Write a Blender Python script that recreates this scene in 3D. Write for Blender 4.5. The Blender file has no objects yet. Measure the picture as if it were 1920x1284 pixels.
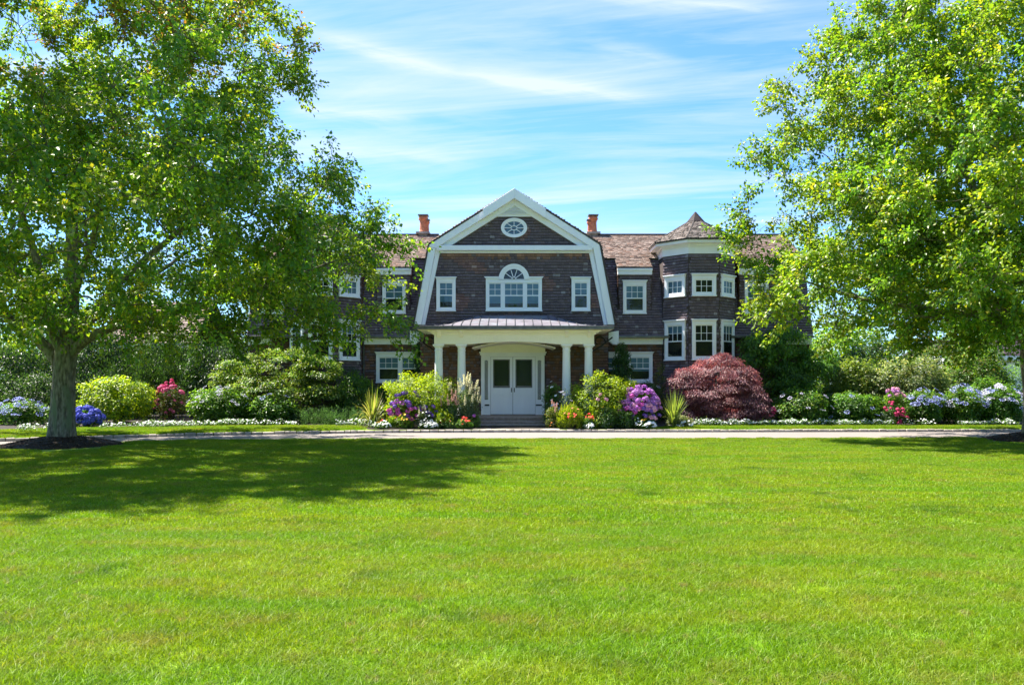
import bpy, math, random
import numpy as np
from mathutils import Vector, Matrix

SC = bpy.context.scene
COL = SC.collection
rng = np.random.default_rng(7)
random.seed(7)

# ------------------------------------------------------------------ camera
F = 1500.0; PX0 = 960.0; HOR = 720.0; EYE = 1.8
cam_d = bpy.data.cameras.new('camera')
cam = bpy.data.objects.new('camera', cam_d); COL.objects.link(cam)
cam.location = (0, 0, EYE); cam.rotation_euler = (math.radians(90), 0, 0)
cam_d.sensor_width = 36; cam_d.lens = F / 1920 * 36
cam_d.shift_y = (HOR - 642) / 1920
cam_d.clip_start = 0.1; cam_d.clip_end = 3000
SC.camera = cam

# ------------------------------------------------------------------ light
SUN_DIR = Vector((-0.52, 0.30, 1.0)).normalized()       # towards the sun
sun_d = bpy.data.lights.new('sun', 'SUN'); sun_d.energy = 4.5
sun_d.angle = math.radians(0.6); sun_d.color = (1.0, 0.93, 0.80)
sun = bpy.data.objects.new('sun', sun_d); COL.objects.link(sun)
sun.rotation_euler = (-SUN_DIR).to_track_quat('-Z', 'Y').to_euler()

world = bpy.data.worlds.new("World"); SC.world = world; world.use_nodes = True
def build_world():
    nt = world.node_tree; nt.nodes.clear(); N = nt.nodes.new; L = nt.links.new
    def m(op, a, b=None, c=None):
        n = N('ShaderNodeMath'); n.operation = op
        for i, v in enumerate((a, b, c)):
            if v is None: continue
            if isinstance(v, (int, float)): n.inputs[i].default_value = v
            else: L(v, n.inputs[i])
        return n.outputs[0]
    out = N('ShaderNodeOutputWorld'); bg = N('ShaderNodeBackground')
    sky = N('ShaderNodeTexSky'); sky.sky_type = 'NISHITA'; sky.sun_disc = False
    sky.sun_elevation = math.asin(SUN_DIR.z)
    sky.sun_rotation = math.atan2(SUN_DIR.x, SUN_DIR.y)
    sky.air_density = 1.0; sky.dust_density = 0.35; sky.ozone_density = 2.2
    tint = N('ShaderNodeMix'); tint.data_type = 'RGBA'; tint.blend_type = 'MULTIPLY'
    tint.inputs[0].default_value = 1; L(sky.outputs[0], tint.inputs[6])
    tint.inputs[7].default_value = SKY_TINT
    tc = N('ShaderNodeTexCoord'); sp = N('ShaderNodeSeparateXYZ'); L(tc.outputs['Generated'], sp.inputs[0])
    x, y, z = sp.outputs
    # cirrus layer high above: the direction meets a flat layer of cloud
    zz = m('MAXIMUM', m('ADD', z, 0.10), 0.02)
    cx = m('DIVIDE', x, zz); cy = m('DIVIDE', y, zz)
    cb = N('ShaderNodeCombineXYZ')
    L(m('ADD', m('MULTIPLY', cx, 0.55), m('MULTIPLY', cy, 0.16)), cb.inputs[0])
    L(m('SUBTRACT', m('MULTIPLY', cy, 2.6), m('MULTIPLY', cx, -0.40)), cb.inputs[1])
    n1 = N('ShaderNodeTexNoise'); n1.inputs['Scale'].default_value = 1.5; n1.inputs['Detail'].default_value = 9
    n1.inputs['Roughness'].default_value = 0.62; n1.inputs['Distortion'].default_value = 0.5
    L(cb.outputs[0], n1.inputs['Vector'])
    r1 = N('ShaderNodeValToRGB'); r1.color_ramp.elements[0].position = 0.42; r1.color_ramp.elements[1].position = 0.74
    L(n1.outputs[0], r1.inputs[0])
    # long streaks
    yy = m('MAXIMUM', y, 0.05)
    a = m('DIVIDE', x, yy); e = m('DIVIDE', z, yy)
    n2 = N('ShaderNodeTexNoise'); n2.inputs['Scale'].default_value = 5; n2.inputs['Detail'].default_value = 7
    n2.inputs['Roughness'].default_value = 0.6
    cb2 = N('ShaderNodeCombineXYZ'); L(m('MULTIPLY', a, 0.8), cb2.inputs[0])
    L(m('ADD', m('MULTIPLY', e, 5.0), m('MULTIPLY', a, 1.0)), cb2.inputs[1]); L(cb2.outputs[0], n2.inputs['Vector'])
    wob = m('MULTIPLY', m('SUBTRACT', n2.outputs[0], 0.5), 0.035)
    tot = None
    # (a0,e0)-(a1,e1), half thickness, strength
    for (px0, py0, px1, py1, th, st) in ((560, 48, 860, 135, 15, .55), (860, 132, 1230, 185, 13, .55),
                                         (530, 205, 800, 226, 11, .6), (820, 216, 960, 226, 7, .3),
                                         (1120, -5, 1470, 14, 12, .5), (1110, 86, 1260, 112, 14, .45),
                                         (520, 265, 900, 300, 22, .35), (700, 410, 1300, 440, 26, .45)):
        a0 = (px0 - 960) / F; a1 = (px1 - 960) / F; e0 = (720 - py0) / F; e1 = (720 - py1) / F
        sl = (e1 - e0) / (a1 - a0)
        line = m('ADD', m('MULTIPLY', m('SUBTRACT', a, a0), sl), e0)
        d = m('ABSOLUTE', m('SUBTRACT', m('ADD', e, wob), line))
        d = m('DIVIDE', d, th / F)
        prof = m('EXPONENT', m('MULTIPLY', m('POWER', d, 1.3), -0.9))
        mid = (a0 + a1) / 2; hw = (a1 - a0) / 2
        u = m('DIVIDE', m('SUBTRACT', a, mid), hw); u2 = m('MULTIPLY', u, u)
        ends = m('EXPONENT', m('MULTIPLY', m('MULTIPLY', u2, u2), -1.2))
        v = m('MULTIPLY', m('MULTIPLY', prof, ends), m('MULTIPLY', st, m('MULTIPLY', m('POWER', n2.outputs[0], 1.6), 3.2)))
        tot = v if tot is None else m('ADD', tot, v)
    tot = m('MULTIPLY', tot, m('GREATER_THAN', y, 0.06))
    cl = m('MINIMUM', m('ADD', m('MULTIPLY', r1.outputs[0], 0.74), m('MULTIPLY', tot, 0.72)), 0.85)
    cl = m('MULTIPLY', cl, m('GREATER_THAN', z, -0.02))
    mx = N('ShaderNodeMix'); mx.data_type = 'RGBA'; L(cl, mx.inputs[0]); L(tint.outputs[2], mx.inputs[6])
    mx.inputs[7].default_value = CLOUD_COL
    L(mx.outputs[2], bg.inputs[0]); bg.inputs[1].default_value = SKY_STRENGTH
    L(bg.outputs[0], out.inputs[0])
SKY_STRENGTH = 0.090
SKY_TINT = (0.43, 0.66, 0.93, 1)
CLOUD_COL = (2.8, 3.1, 3.3, 1)
build_world()
SC.view_settings.view_transform = 'Standard'; SC.view_settings.look = 'None'
SC.view_settings.gamma = 1; SC.view_settings.use_curve_mapping = False
SC.view_settings.exposure = 1.95
SC.render.engine = 'CYCLES'
SC.cycles.max_bounces = 8; SC.cycles.transparent_max_bounces = 8
SC.cycles.diffuse_bounces = 4; SC.cycles.transmission_bounces = 5

# ------------------------------------------------------------------ helpers
def PX(px, Y): return (px - PX0) * Y / F
def PZ(py, Y): return EYE + (HOR - py) * Y / F
def P(px, py, Y): return (PX(px, Y), PZ(py, Y))

def tag(o, label=None, cat=None, group=None, kind=None):
    if label: o['label'] = label
    if cat: o['category'] = cat
    if group: o['group'] = group
    if kind: o['kind'] = kind
    return o

def empty(name, loc, label=None, cat=None, group=None):
    o = bpy.data.objects.new(name, None); COL.objects.link(o); o.location = loc
    o.empty_display_size = 0.3
    return tag(o, label, cat, group)

def np_mesh(name, V, T, col=None, mats=(), smooth=False, size=3):
    """V (n,3), T (m,size) index array"""
    me = bpy.data.meshes.new(name)
    V = np.asarray(V, dtype=np.float32); T = np.asarray(T, dtype=np.int32)
    me.vertices.add(len(V)); me.vertices.foreach_set('co', V.ravel())
    me.loops.add(T.size); me.loops.foreach_set('vertex_index', T.ravel())
    me.polygons.add(len(T)); me.polygons.foreach_set('loop_start', np.arange(0, T.size, size, dtype=np.int32))
    if smooth: me.polygons.foreach_set('use_smooth', np.ones(len(T), dtype=bool))
    if col is not None:
        a = me.color_attributes.new('col', 'FLOAT_COLOR', 'POINT')
        c = np.ones((len(V), 4), dtype=np.float32); c[:, :3] = col
        a.data.foreach_set('color', c.ravel())
    for m in mats: me.materials.append(m)
    me.update(calc_edges=True)
    return me

def link(name, me, parent=None, loc=(0, 0, 0)):
    o = bpy.data.objects.new(name, me); COL.objects.link(o); o.location = loc
    if parent is not None: o.parent = parent
    return o

class MB:
    """collects simple shapes into one mesh"""
    def __init__(s, off=(0, 0, 0)): s.v = []; s.f = []; s.off = off
    def add(s, vs, fs):
        b = len(s.v); s.v += [tuple(v) for v in vs]; s.f += [tuple(b + i for i in f) for f in fs]
    def box(s, x0, x1, y0, y1, z0, z1):
        s.add([(x0, y0, z0), (x1, y0, z0), (x1, y1, z0), (x0, y1, z0), (x0, y0, z1), (x1, y0, z1), (x1, y1, z1), (x0, y1, z1)],
              [(0, 3, 2, 1), (4, 5, 6, 7), (0, 1, 5, 4), (1, 2, 6, 5), (2, 3, 7, 6), (3, 0, 4, 7)])
    def prism(s, poly, y0, y1):
        """poly in (x,z), extruded along y"""
        n = len(poly)
        a = sum(poly[i][0] * poly[(i + 1) % n][1] - poly[(i + 1) % n][0] * poly[i][1] for i in range(n))
        if a < 0: poly = poly[::-1]
        s.add([(x, y0, z) for x, z in poly] + [(x, y1, z) for x, z in poly],
              [tuple(range(n)), tuple(range(2 * n - 1, n - 1, -1))] +
              [(i, n + i, n + (i + 1) % n, (i + 1) % n) for i in range(n)])
    def strip(s, A, B, y0, y1):
        """band between two polylines A, B (x,z)"""
        for i in range(len(A) - 1):
            s.prism([A[i], A[i + 1], B[i + 1], B[i]], y0, y1)
    def slab(s, q, t):
        """quad/polygon q of 3-D points thickened by t along its normal"""
        q = [Vector(p) for p in q]; n = (q[1] - q[0]).cross(q[2] - q[0]).normalized()
        k = len(q); lo = [p - n * t for p in q]
        s.add([tuple(p) for p in q] + [tuple(p) for p in lo],
              [tuple(range(k)), tuple(range(2 * k - 1, k - 1, -1))] + [(i, k + i, k + (i + 1) % k, (i + 1) % k) for i in range(k)])
    def lathe(s, prof, c, n=24):
        """prof list of (r,z) around vertical axis at c=(x,y)"""
        vs = []
        for r, z in prof:
            for k in range(n):
                t = 2 * math.pi * k / n; vs.append((c[0] + r * math.cos(t), c[1] + r * math.sin(t), z))
        fs = []
        for i in range(len(prof) - 1):
            for k in range(n):
                fs.append((i * n + k, i * n + (k + 1) % n, (i + 1) * n + (k + 1) % n, (i + 1) * n + k))
        fs.append(tuple(range(n - 1, -1, -1))); fs.append(tuple((len(prof) - 1) * n + k for k in range(n)))
        s.add(vs, fs)
    def tube(s, pts, rad, n=8):
        V, T = tube_np(np.array(pts, float), np.array(rad, float), n)
        s.add([tuple(v) for v in V], [tuple(t) for t in T])
    def mesh(s, name, mat, smooth=False, bevel=0):
        me = bpy.data.meshes.new(name)
        me.from_pydata([(v[0] - s.off[0], v[1] - s.off[1], v[2] - s.off[2]) for v in s.v], [], s.f)
        if mat: me.materials.append(mat)
        if smooth: me.polygons.foreach_set('use_smooth', [True] * len(me.polygons))
        me.update(); return me
    def build(s, name, mat, parent=None, loc=(0, 0, 0), smooth=False, bevel=0):
        o = link(name, s.mesh(name, mat, smooth), parent, loc)
        if bevel:
            b = o.modifiers.new('bevel', 'BEVEL'); b.width = bevel; b.segments = 2; b.limit_method = 'ANGLE'
        return o

def tube_np(pts, rad, n=6):
    m = len(pts); d = np.gradient(pts, axis=0); d /= np.linalg.norm(d, axis=1)[:, None] + 1e-9
    ref = np.array([0.31, 0.93, 0.2]); ref = ref / np.linalg.norm(ref)
    a = np.cross(d, ref); a /= np.linalg.norm(a, axis=1)[:, None] + 1e-9; b = np.cross(d, a)
    t = np.linspace(0, 2 * np.pi, n, endpoint=False)
    V = pts[:, None, :] + rad[:, None, None] * (np.cos(t)[None, :, None] * a[:, None, :] + np.sin(t)[None, :, None] * b[:, None, :])
    V = V.reshape(-1, 3); T = []
    for i in range(m - 1):
        k = np.arange(n); k2 = (k + 1) % n
        T.append(np.stack([i * n + k, i * n + k2, (i + 1) * n + k2, (i + 1) * n + k], 1))
    return V, np.concatenate(T)

def nrm(a): return a / (np.linalg.norm(a, axis=-1, keepdims=True) + 1e-9)
def rvec(n): return nrm(rng.normal(size=(n, 3)))

# ------------------------------------------------------------------ materials
def new_mat(name):
    m = bpy.data.materials.new(name); m.use_nodes = True; nt = m.node_tree
    return m, nt, nt.nodes['Principled BSDF']

def surf(name, c, c2=None, rough=0.6, scale=6.0, bump=0.0, bscale=40.0, metal=0.0, spec=0.5, stretch=(1, 1, 1), detail=5, lo=.35, hi=.65, c3=None, s3=.6):
    m, nt, b = new_mat(name); N = nt.nodes.new; L = nt.links.new
    tc = N('ShaderNodeNewGeometry'); mp = N('ShaderNodeMapping'); mp.inputs['Scale'].default_value = stretch
    L(tc.outputs['Position'], mp.inputs[0])
    if c2 is not None:
        n = N('ShaderNodeTexNoise'); n.inputs['Scale'].default_value = scale; n.inputs['Detail'].default_value = detail
        L(mp.outputs[0], n.inputs['Vector'])
        r = N('ShaderNodeValToRGB'); r.color_ramp.elements[0].position = lo; r.color_ramp.elements[1].position = hi
        r.color_ramp.elements[0].color = (*c, 1); r.color_ramp.elements[1].color = (*c2, 1)
        L(n.outputs[0], r.inputs[0]); last = r.outputs[0]
        if c3 is not None:
            n3 = N('ShaderNodeTexNoise'); n3.inputs['Scale'].default_value = s3; n3.inputs['Detail'].default_value = 4
            L(mp.outputs[0], n3.inputs['Vector'])
            r3 = N('ShaderNodeValToRGB'); r3.color_ramp.elements[0].position = .5; r3.color_ramp.elements[1].position = .68
            L(n3.outputs[0], r3.inputs[0])
            mx = N('ShaderNodeMix'); mx.data_type = 'RGBA'; L(r3.outputs[0], mx.inputs[0]); L(last, mx.inputs[6]); mx.inputs[7].default_value = (*c3, 1)
            last = mx.outputs[2]
        L(last, b.inputs['Base Color'])
    else: b.inputs['Base Color'].default_value = (*c, 1)
    b.inputs['Roughness'].default_value = rough; b.inputs['Metallic'].default_value = metal
    b.inputs['Specular IOR Level'].default_value = spec
    if bump:
        n2 = N('ShaderNodeTexNoise'); n2.inputs['Scale'].default_value = bscale; n2.inputs['Detail'].default_value = 5
        L(mp.outputs[0], n2.inputs['Vector']); bp = N('ShaderNodeBump'); bp.inputs['Strength'].default_value = 1
        bp.inputs['Distance'].default_value = bump; L(n2.outputs[0], bp.inputs['Height']); L(bp.outputs[0], b.inputs['Normal'])
    return m

def attr_mat(name, trans=0.0, rough=0.5, spec=0.4, tmul=(1.6, 1.5, 0.7), nz=0.0, grain=None, bump=0):
    """colour comes from the piece's own 'col' attribute"""
    m, nt, b = new_mat(name); N = nt.nodes.new; L = nt.links.new
    at = N('ShaderNodeAttribute'); at.attribute_name = 'col'; last = at.outputs['Color']
    if grain is not None:
        g = N('ShaderNodeNewGeometry'); mp = N('ShaderNodeMapping'); mp.inputs['Scale'].default_value = grain
        L(g.outputs['Position'], mp.inputs[0]); n = N('ShaderNodeTexNoise'); n.inputs['Scale'].default_value = 1
        n.inputs['Detail'].default_value = 6; L(mp.outputs[0], n.inputs['Vector'])
        mr = N('ShaderNodeMapRange'); mr.inputs[1].default_value = .25; mr.inputs[2].default_value = .75
        mr.inputs[3].default_value = 1 - nz; mr.inputs[4].default_value = 1 + nz; L(n.outputs[0], mr.inputs[0])
        vm = N('ShaderNodeVectorMath'); vm.operation = 'SCALE'; L(last, vm.inputs[0]); L(mr.outputs[0], vm.inputs['Scale']); last = vm.outputs[0]
        if bump:
            bp = N('ShaderNodeBump'); bp.inputs['Distance'].default_value = bump; L(n.outputs[0], bp.inputs['Height']); L(bp.outputs[0], b.inputs['Normal'])
    L(last, b.inputs['Base Color']); b.inputs['Roughness'].default_value = rough; b.inputs['Specular IOR Level'].default_value = spec
    if trans > 0:
        out = nt.nodes['Material Output']; t = N('ShaderNodeBsdfTranslucent')
        mu = N('ShaderNodeVectorMath'); mu.operation = 'MULTIPLY'; L(last, mu.inputs[0]); mu.inputs[1].default_value = tmul
        L(mu.outputs[0], t.inputs[0]); mx = N('ShaderNodeMixShader'); mx.inputs[0].default_value = trans
        L(b.outputs[0], mx.inputs[1]); L(t.outputs[0], mx.inputs[2]); L(mx.outputs[0], out.inputs[0])
    return m

M = {}
M['white'] = surf('white_paint', (.83, .84, .90), (.88, .89, .93), rough=.45, scale=3, bump=.0015, bscale=30, stretch=(1, 1, .3))
M['cream'] = surf('bounce_warmed_white', (.88, .85, .74), (.91, .88, .78), rough=.5, scale=3)  # white porch paint, warm reflected sunlight put into its colour
M['glass_back'] = surf('dark_room', (.030, .024, .020), rough=.9)
M['blind'] = surf('blind_cloth', (.17, .27, .35), (.22, .32, .40), rough=.8, scale=2)
M['gutter'] = surf('gutter_metal', (.10, .10, .11), (.16, .16, .17), rough=.4, metal=.6, scale=5)
M['copper'] = surf('aged_copper', (.11, .10, .125), (.18, .165, .20), rough=.5, metal=.0, scale=1.5, c3=(.21, .26, .30), s3=1.3, bump=.002, bscale=6)
M['clay'] = surf('clay_pot', (.42, .13, .065), (.52, .19, .10), rough=.8, scale=8, bump=.01, bscale=20)
M['lead'] = surf('lead_flashing', (.10, .10, .11), (.16, .16, .17), rough=.55)
M['spire'] = surf('dark_spire_metal', (.022, .016, .018), (.035, .026, .028), rough=.75, spec=.2, scale=5)
M['wallboard'] = surf('wall_sheathing', (.05, .038, .036), (.07, .05, .045), rough=.9)
M['roofboard'] = surf('roof_sheathing', (.06, .05, .045), rough=.9)
M['shingle'] = attr_mat('weathered_shingle', rough=.8, spec=.25, nz=.28, grain=(60, 60, 5), bump=.003)
M['step'] = surf('step_stone', (.26, .20, .17), (.36, .29, .25), rough=.85, scale=9, bump=.006, bscale=30)
M['slab'] = surf('landing_stone', (.42, .38, .34), (.52, .48, .43), rough=.85, scale=5, bump=.004, bscale=30)
M['kerb'] = surf('kerb_stone', (.24, .21, .19), (.40, .36, .32), rough=.85, scale=6, bump=.01, bscale=25)
M['drive'] = surf('driveway_stone', (.175, .150, .138), (.23, .20, .185), rough=.95, scale=30, bump=.004, bscale=120, c3=(.19, .165, .16), s3=.25)
M['soil'] = surf('bed_soil', (.014, .010, .007), (.030, .020, .014), rough=.95, scale=12, bump=.03, bscale=18)
M['iron'] = surf('black_iron', (.02, .02, .022), rough=.4, metal=.6)
M['bark'] = surf('grey_bark', (.085, .072, .052), (.24, .22, .17), rough=.95, scale=16, bump=.05, bscale=15, stretch=(1, 1, .3), c3=(.13, .165, .09), s3=4.5, detail=10, lo=.38, hi=.62)
M['twig'] = surf('twig_bark', (.075, .06, .042), (.11, .09, .065), rough=.9, scale=4)
M['mulch'] = attr_mat('mulch_chips', rough=.95, spec=.2)
M['leaf'] = attr_mat('leaf', trans=.52, rough=.40, spec=.45, tmul=(1.75, 1.6, .6))
M['leaf_red'] = attr_mat('red_leaf', trans=.38, rough=.5, spec=.5, tmul=(1.6, 1.0, .9))
M['petal'] = attr_mat('petal', trans=.25, rough=.6, spec=.2, tmul=(1.1, 1.1, 1.1))
M['hill'] = surf('far_green', (.03, .06, .02), (.05, .09, .03), rough=1, scale=.3)

def grass_mat(name, blade):
    m, nt, b = new_mat(name); N = nt.nodes.new; L = nt.links.new
    g = N('ShaderNodeNewGeometry')
    def noise(sc, st=(1, 1, 1), det=4):
        mp = N('ShaderNodeMapping'); mp.inputs['Scale'].default_value = st; L(g.outputs['Position'], mp.inputs[0])
        n = N('ShaderNodeTexNoise'); n.inputs['Scale'].default_value = sc; n.inputs['Detail'].default_value = det
        L(mp.outputs[0], n.inputs['Vector']); return n.outputs[0]
    def mix(f, a, c2):
        x = N('ShaderNodeMix'); x.data_type = 'RGBA'
        L(f, x.inputs[0])
        if isinstance(a, tuple): x.inputs[6].default_value = (*a, 1)
        else: L(a, x.inputs[6])
        x.inputs[7].default_value = (*c2, 1); return x.outputs[2]
    def ramp(v, lo, hi):
        r = N('ShaderNodeMapRange'); r.inputs[1].default_value = lo; r.inputs[2].default_value = hi; r.clamp = True; L(v, r.inputs[0]); return r.outputs[0]
    c = mix(ramp(noise(.45, (1, .8, 1)), .38, .62), (.155, .262, .004), (.205, .290, .006))
    c = mix(ramp(noise(2.6), .52, .72), c, (.21, .235, .028))
    c = mix(ramp(noise(1.1, (1, 1, 1), 6), .56, .72), c, (.075, .165, .006))
    c = mix(ramp(noise(.9, (.35, 1.6, 1), 5), .46, .62), c, (.135, .262, .004))
    c = mix(ramp(noise(7, (1, 1, 1), 3), .60, .75), c, (.24, .23, .07))
    if blade:
        at = N('ShaderNodeAttribute'); at.attribute_name = 'col'
        mu = N('ShaderNodeVectorMath'); mu.operation = 'MULTIPLY'; L(c, mu.inputs[0]); L(at.outputs['Color'], mu.inputs[1]); c = mu.outputs[0]
    L(c, b.inputs['Base Color']); b.inputs['Roughness'].default_value = .5; b.inputs['Specular IOR Level'].default_value = .3
    if blade:
        out = nt.nodes['Material Output']; t = N('ShaderNodeBsdfTranslucent')
        mu = N('ShaderNodeVectorMath'); mu.operation = 'MULTIPLY'; L(c, mu.inputs[0]); mu.inputs[1].default_value = (1.35, 1.3, .6)
        L(mu.outputs[0], t.inputs[0]); mx = N('ShaderNodeMixShader'); mx.inputs[0].default_value = .45
        L(b.outputs[0], mx.inputs[1]); L(t.outputs[0], mx.inputs[2]); L(mx.outputs[0], out.inputs[0])
    else: b.inputs['Roughness'].default_value = .9
    return m
M['lawn'] = grass_mat('lawn_ground', False)
M['blade'] = grass_mat('grass_blade', True)

def pane_mat():
    m, nt, b = new_mat('window_glass'); N = nt.nodes.new; L = nt.links.new; nt.nodes.remove(b)
    out = nt.nodes['Material Output']; tr = N('ShaderNodeBsdfTransparent'); tr.inputs[0].default_value = (.72, .84, .90, 1)
    gl = N('ShaderNodeBsdfGlossy'); gl.inputs['Roughness'].default_value = .03; gl.inputs[0].default_value = (.9, .97, 1, 1)
    fr = N('ShaderNodeFresnel'); fr.inputs[0].default_value = 1.6
    mr = N('ShaderNodeMapRange'); mr.inputs[3].default_value = .0; mr.inputs[4].default_value = .8; L(fr.outputs[0], mr.inputs[0])
    nz = N('ShaderNodeTexNoise'); nz.inputs['Scale'].default_value = 2.2; bp = N('ShaderNodeBump'); bp.inputs['Distance'].default_value = .006
    L(nz.outputs[0], bp.inputs['Height']); L(bp.outputs[0], gl.inputs['Normal'])
    mx = N('ShaderNodeMixShader'); L(mr.outputs[0], mx.inputs[0]); L(tr.outputs[0], mx.inputs[1]); L(gl.outputs[0], mx.inputs[2])
    L(mx.outputs[0], out.inputs[0]); return m
M['glass'] = pane_mat()

# ------------------------------------------------------------------ ground
def smoothpts(pts, n):
    pts = np.array(pts, float); t = np.linspace(0, 1, len(pts)); tt = np.linspace(0, 1, n)
    # Catmull-Rom through the points
    out = []
    for u in tt:
        s = u * (len(pts) - 1); i = min(int(s), len(pts) - 2); f = s - i
        p0 = pts[max(i - 1, 0)]; p1 = pts[i]; p2 = pts[i + 1]; p3 = pts[min(i + 2, len(pts) - 1)]
        out.append(.5 * ((2 * p1) + (-p0 + p2) * f + (2 * p0 - 5 * p1 + 4 * p2 - p3) * f * f + (-p0 + 3 * p1 - 3 * p2 + p3) * f ** 3))
    return np.array(out)
NEAR = smoothpts([(-34, 8), (-24, 16.5), (-19, 20.8), (-15.3, 23.2), (-12.2, 25.1), (-6, 26.1), (0, 26.25), (8, 26.5), (18, 26.9), (26, 27.1), (42, 27)], 220)
FAR = smoothpts([(-37, 11), (-26, 18.5), (-20.5, 22.2), (-16.2, 24.8), (-12.6, 26.8), (-10.2, 28.0), (-5.1, 29.3), (0, 29.7), (8, 29.9), (18, 30.1), (42, 30.3)], 260)
def yfar(x): return np.interp(x, FAR[:, 0], FAR[:, 1])
def ynear(x): return np.interp(x, NEAR[:, 0], NEAR[:, 1])
BEDF = lambda x: yfar(x) + np.interp(x, [-16, -12, -6.2, -5.2, 4.9, 6.6, 8, 30], [4.1, 3.5, 2.25, .25, .25, 1.5, 1.6, 1.6])

def gz(x, y):
    """ground height on the house side of the kerb"""
    d = y - yfar(x)
    return np.interp(d, [0, 2.3, 8], [.10, .16, .24])

def sheet(name, xs, y0f, y1f, zf, ny, mat, kind='structure', parent=None):
    V = []; T = []
    for i, x in enumerate(xs):
        a = float(y0f(x)); b = float(y1f(x))
        for j in range(ny + 1):
            y = a + (b - a) * j / ny; V.append((x, y, float(zf(x, y))))
    for i in range(len(xs) - 1):
        for j in range(ny):
            p = i * (ny + 1) + j; T.append((p, p + ny + 1, p + ny + 2, p + 1))
    o = link(name, np_mesh(name, V, T, mats=[mat], smooth=True, size=4), parent)
    if kind: o['kind'] = kind
    return o

# main lawn: one sheet that reaches the horizon
g = MB(); R = 1500
g.add([(-R, -R, 0), (R, -R, 0), (R, R, 0), (-R, R, 0)], [(0, 1, 2, 3)])
o = g.build('lawn', M['lawn']); o['kind'] = 'structure'
sheet('driveway', np.concatenate([np.linspace(-33.5, -8, 90), np.linspace(-7.7, 41, 100)]), ynear, yfar, lambda x, y: .006, 1, M['drive'])
sheet('grass_verge', np.linspace(-30, 34, 160), lambda x: yfar(x) + .14, lambda x: BEDF(x) + .3, lambda x, y: gz(x, y) - .004, 3, M['lawn'])
sheet('flower_bed_ground', np.linspace(-30, 34, 180), lambda x: max(BEDF(x), yfar(x) + .15), lambda x: 60, lambda x, y: gz(x, y) + .012 + .02 * math.sin(x * 3) * math.sin(y * 4), 14, M['soil'])

# kerb: one stone after the other along the far edge of the drive
kb = bpy.data.objects.new('kerb', None); COL.objects.link(kb); kb['kind'] = 'structure'
def kerb_variants():
    ms = []
    for k in range(5):
        L_ = .5; m = MB(); r = random.Random(k)
        j = lambda a: r.uniform(-a, a)
        x0, x1, y0, y1, z0, z1 = -.485, .485, 0, .15, 0, .105
        vs = [(x0, y0, z0), (x1, y0, z0), (x1, y1, z0), (x0, y1, z0),
              (x0, y0 + j(.008), z1 - .02), (x1, y0 + j(.008), z1 - .02), (x1 - .02, y0 + .02 + j(.008), z1 + j(.006)), (x0 + .02, y0 + .02 + j(.008), z1 + j(.006)),
              (x1 - .01, y1, z1 + j(.005)), (x0 + .01, y1, z1 + j(.005))]
        m.add(vs, [(0, 1, 5, 4), (4, 5, 6, 7), (7, 6, 8, 9), (0, 4, 7, 9, 3), (1, 2, 8, 6, 5), (2, 3, 9, 8), (3, 2, 1, 0)])
        ms.append(m.mesh('kerb_stone', M['kerb']))
    return ms
KV = kerb_variants()
seg = np.linalg.norm(np.diff(FAR, axis=0), axis=1); cum = np.concatenate([[0], np.cumsum(seg)])
s = np.interp(-24, FAR[:, 0], cum)
s_end = np.interp(26, FAR[:, 0], cum); n_k = 0
while s < s_end and n_k < 290:
    l = random.uniform(.20, .40); sm = s + l / 2
    x = np.interp(sm, cum, FAR[:, 0]); y = np.interp(sm, cum, FAR[:, 1])
    x2 = np.interp(sm + .1, cum, FAR[:, 0]); y2 = np.interp(sm + .1, cum, FAR[:, 1])
    o = link('kerb_stone', random.choice(KV), kb, (x, y + random.uniform(-.012, .012), random.uniform(-.006, .006)))
    o.rotation_euler.z = math.atan2(y2 - y, x2 - x) + random.uniform(-.02, .02); o.scale = (l, 1, random.uniform(.93, 1.08))
    s += l + .012; n_k += 1

# ------------------------------------------------------------------ lawn grass (geometry nodes)
def blade_patch(n, rad, h, w, seed, sag):
    r = np.random.default_rng(seed)
    rr = rad * np.sqrt(r.random(n)); th = r.random(n) * 2 * np.pi
    base = np.stack([rr * np.cos(th), rr * np.sin(th), np.zeros(n)], 1)
    hh = h * r.uniform(.55, 1.25, n); az = r.random(n) * 2 * np.pi
    side = np.stack([np.cos(az), np.sin(az), np.zeros(n)], 1) * (w * r.uniform(.7, 1.3, n))[:, None]
    lean = r.normal(size=(n, 2)) * (hh * sag)[:, None]
    mid = base.copy(); mid[:, :2] += lean * .35; mid[:, 2] += hh * .6
    tip = base.copy(); tip[:, :2] += lean; tip[:, 2] += hh * r.uniform(.8, 1.0, n)
    V = np.stack([base - side, base + side, mid - side * .7, mid + side * .7, tip], 1).reshape(-1, 3)
    i = np.arange(n)[:, None] * 5
    T = np.concatenate([i + [0, 1, 3], i + [0, 3, 2], i + [2, 3, 4]])
    cc = r.uniform(.62, 1.35, n)[:, None] * np.ones((1, 3)); dry = r.random(n) < .05
    cc[dry] *= (1.5, 1.05, 2.2)
    col = np.repeat(cc, 5, axis=0)
    me = np_mesh('grass_tuft', V, T, col=col, mats=[M['blade']])
    return bpy.data.objects.new('grass_tuft', me)
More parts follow.
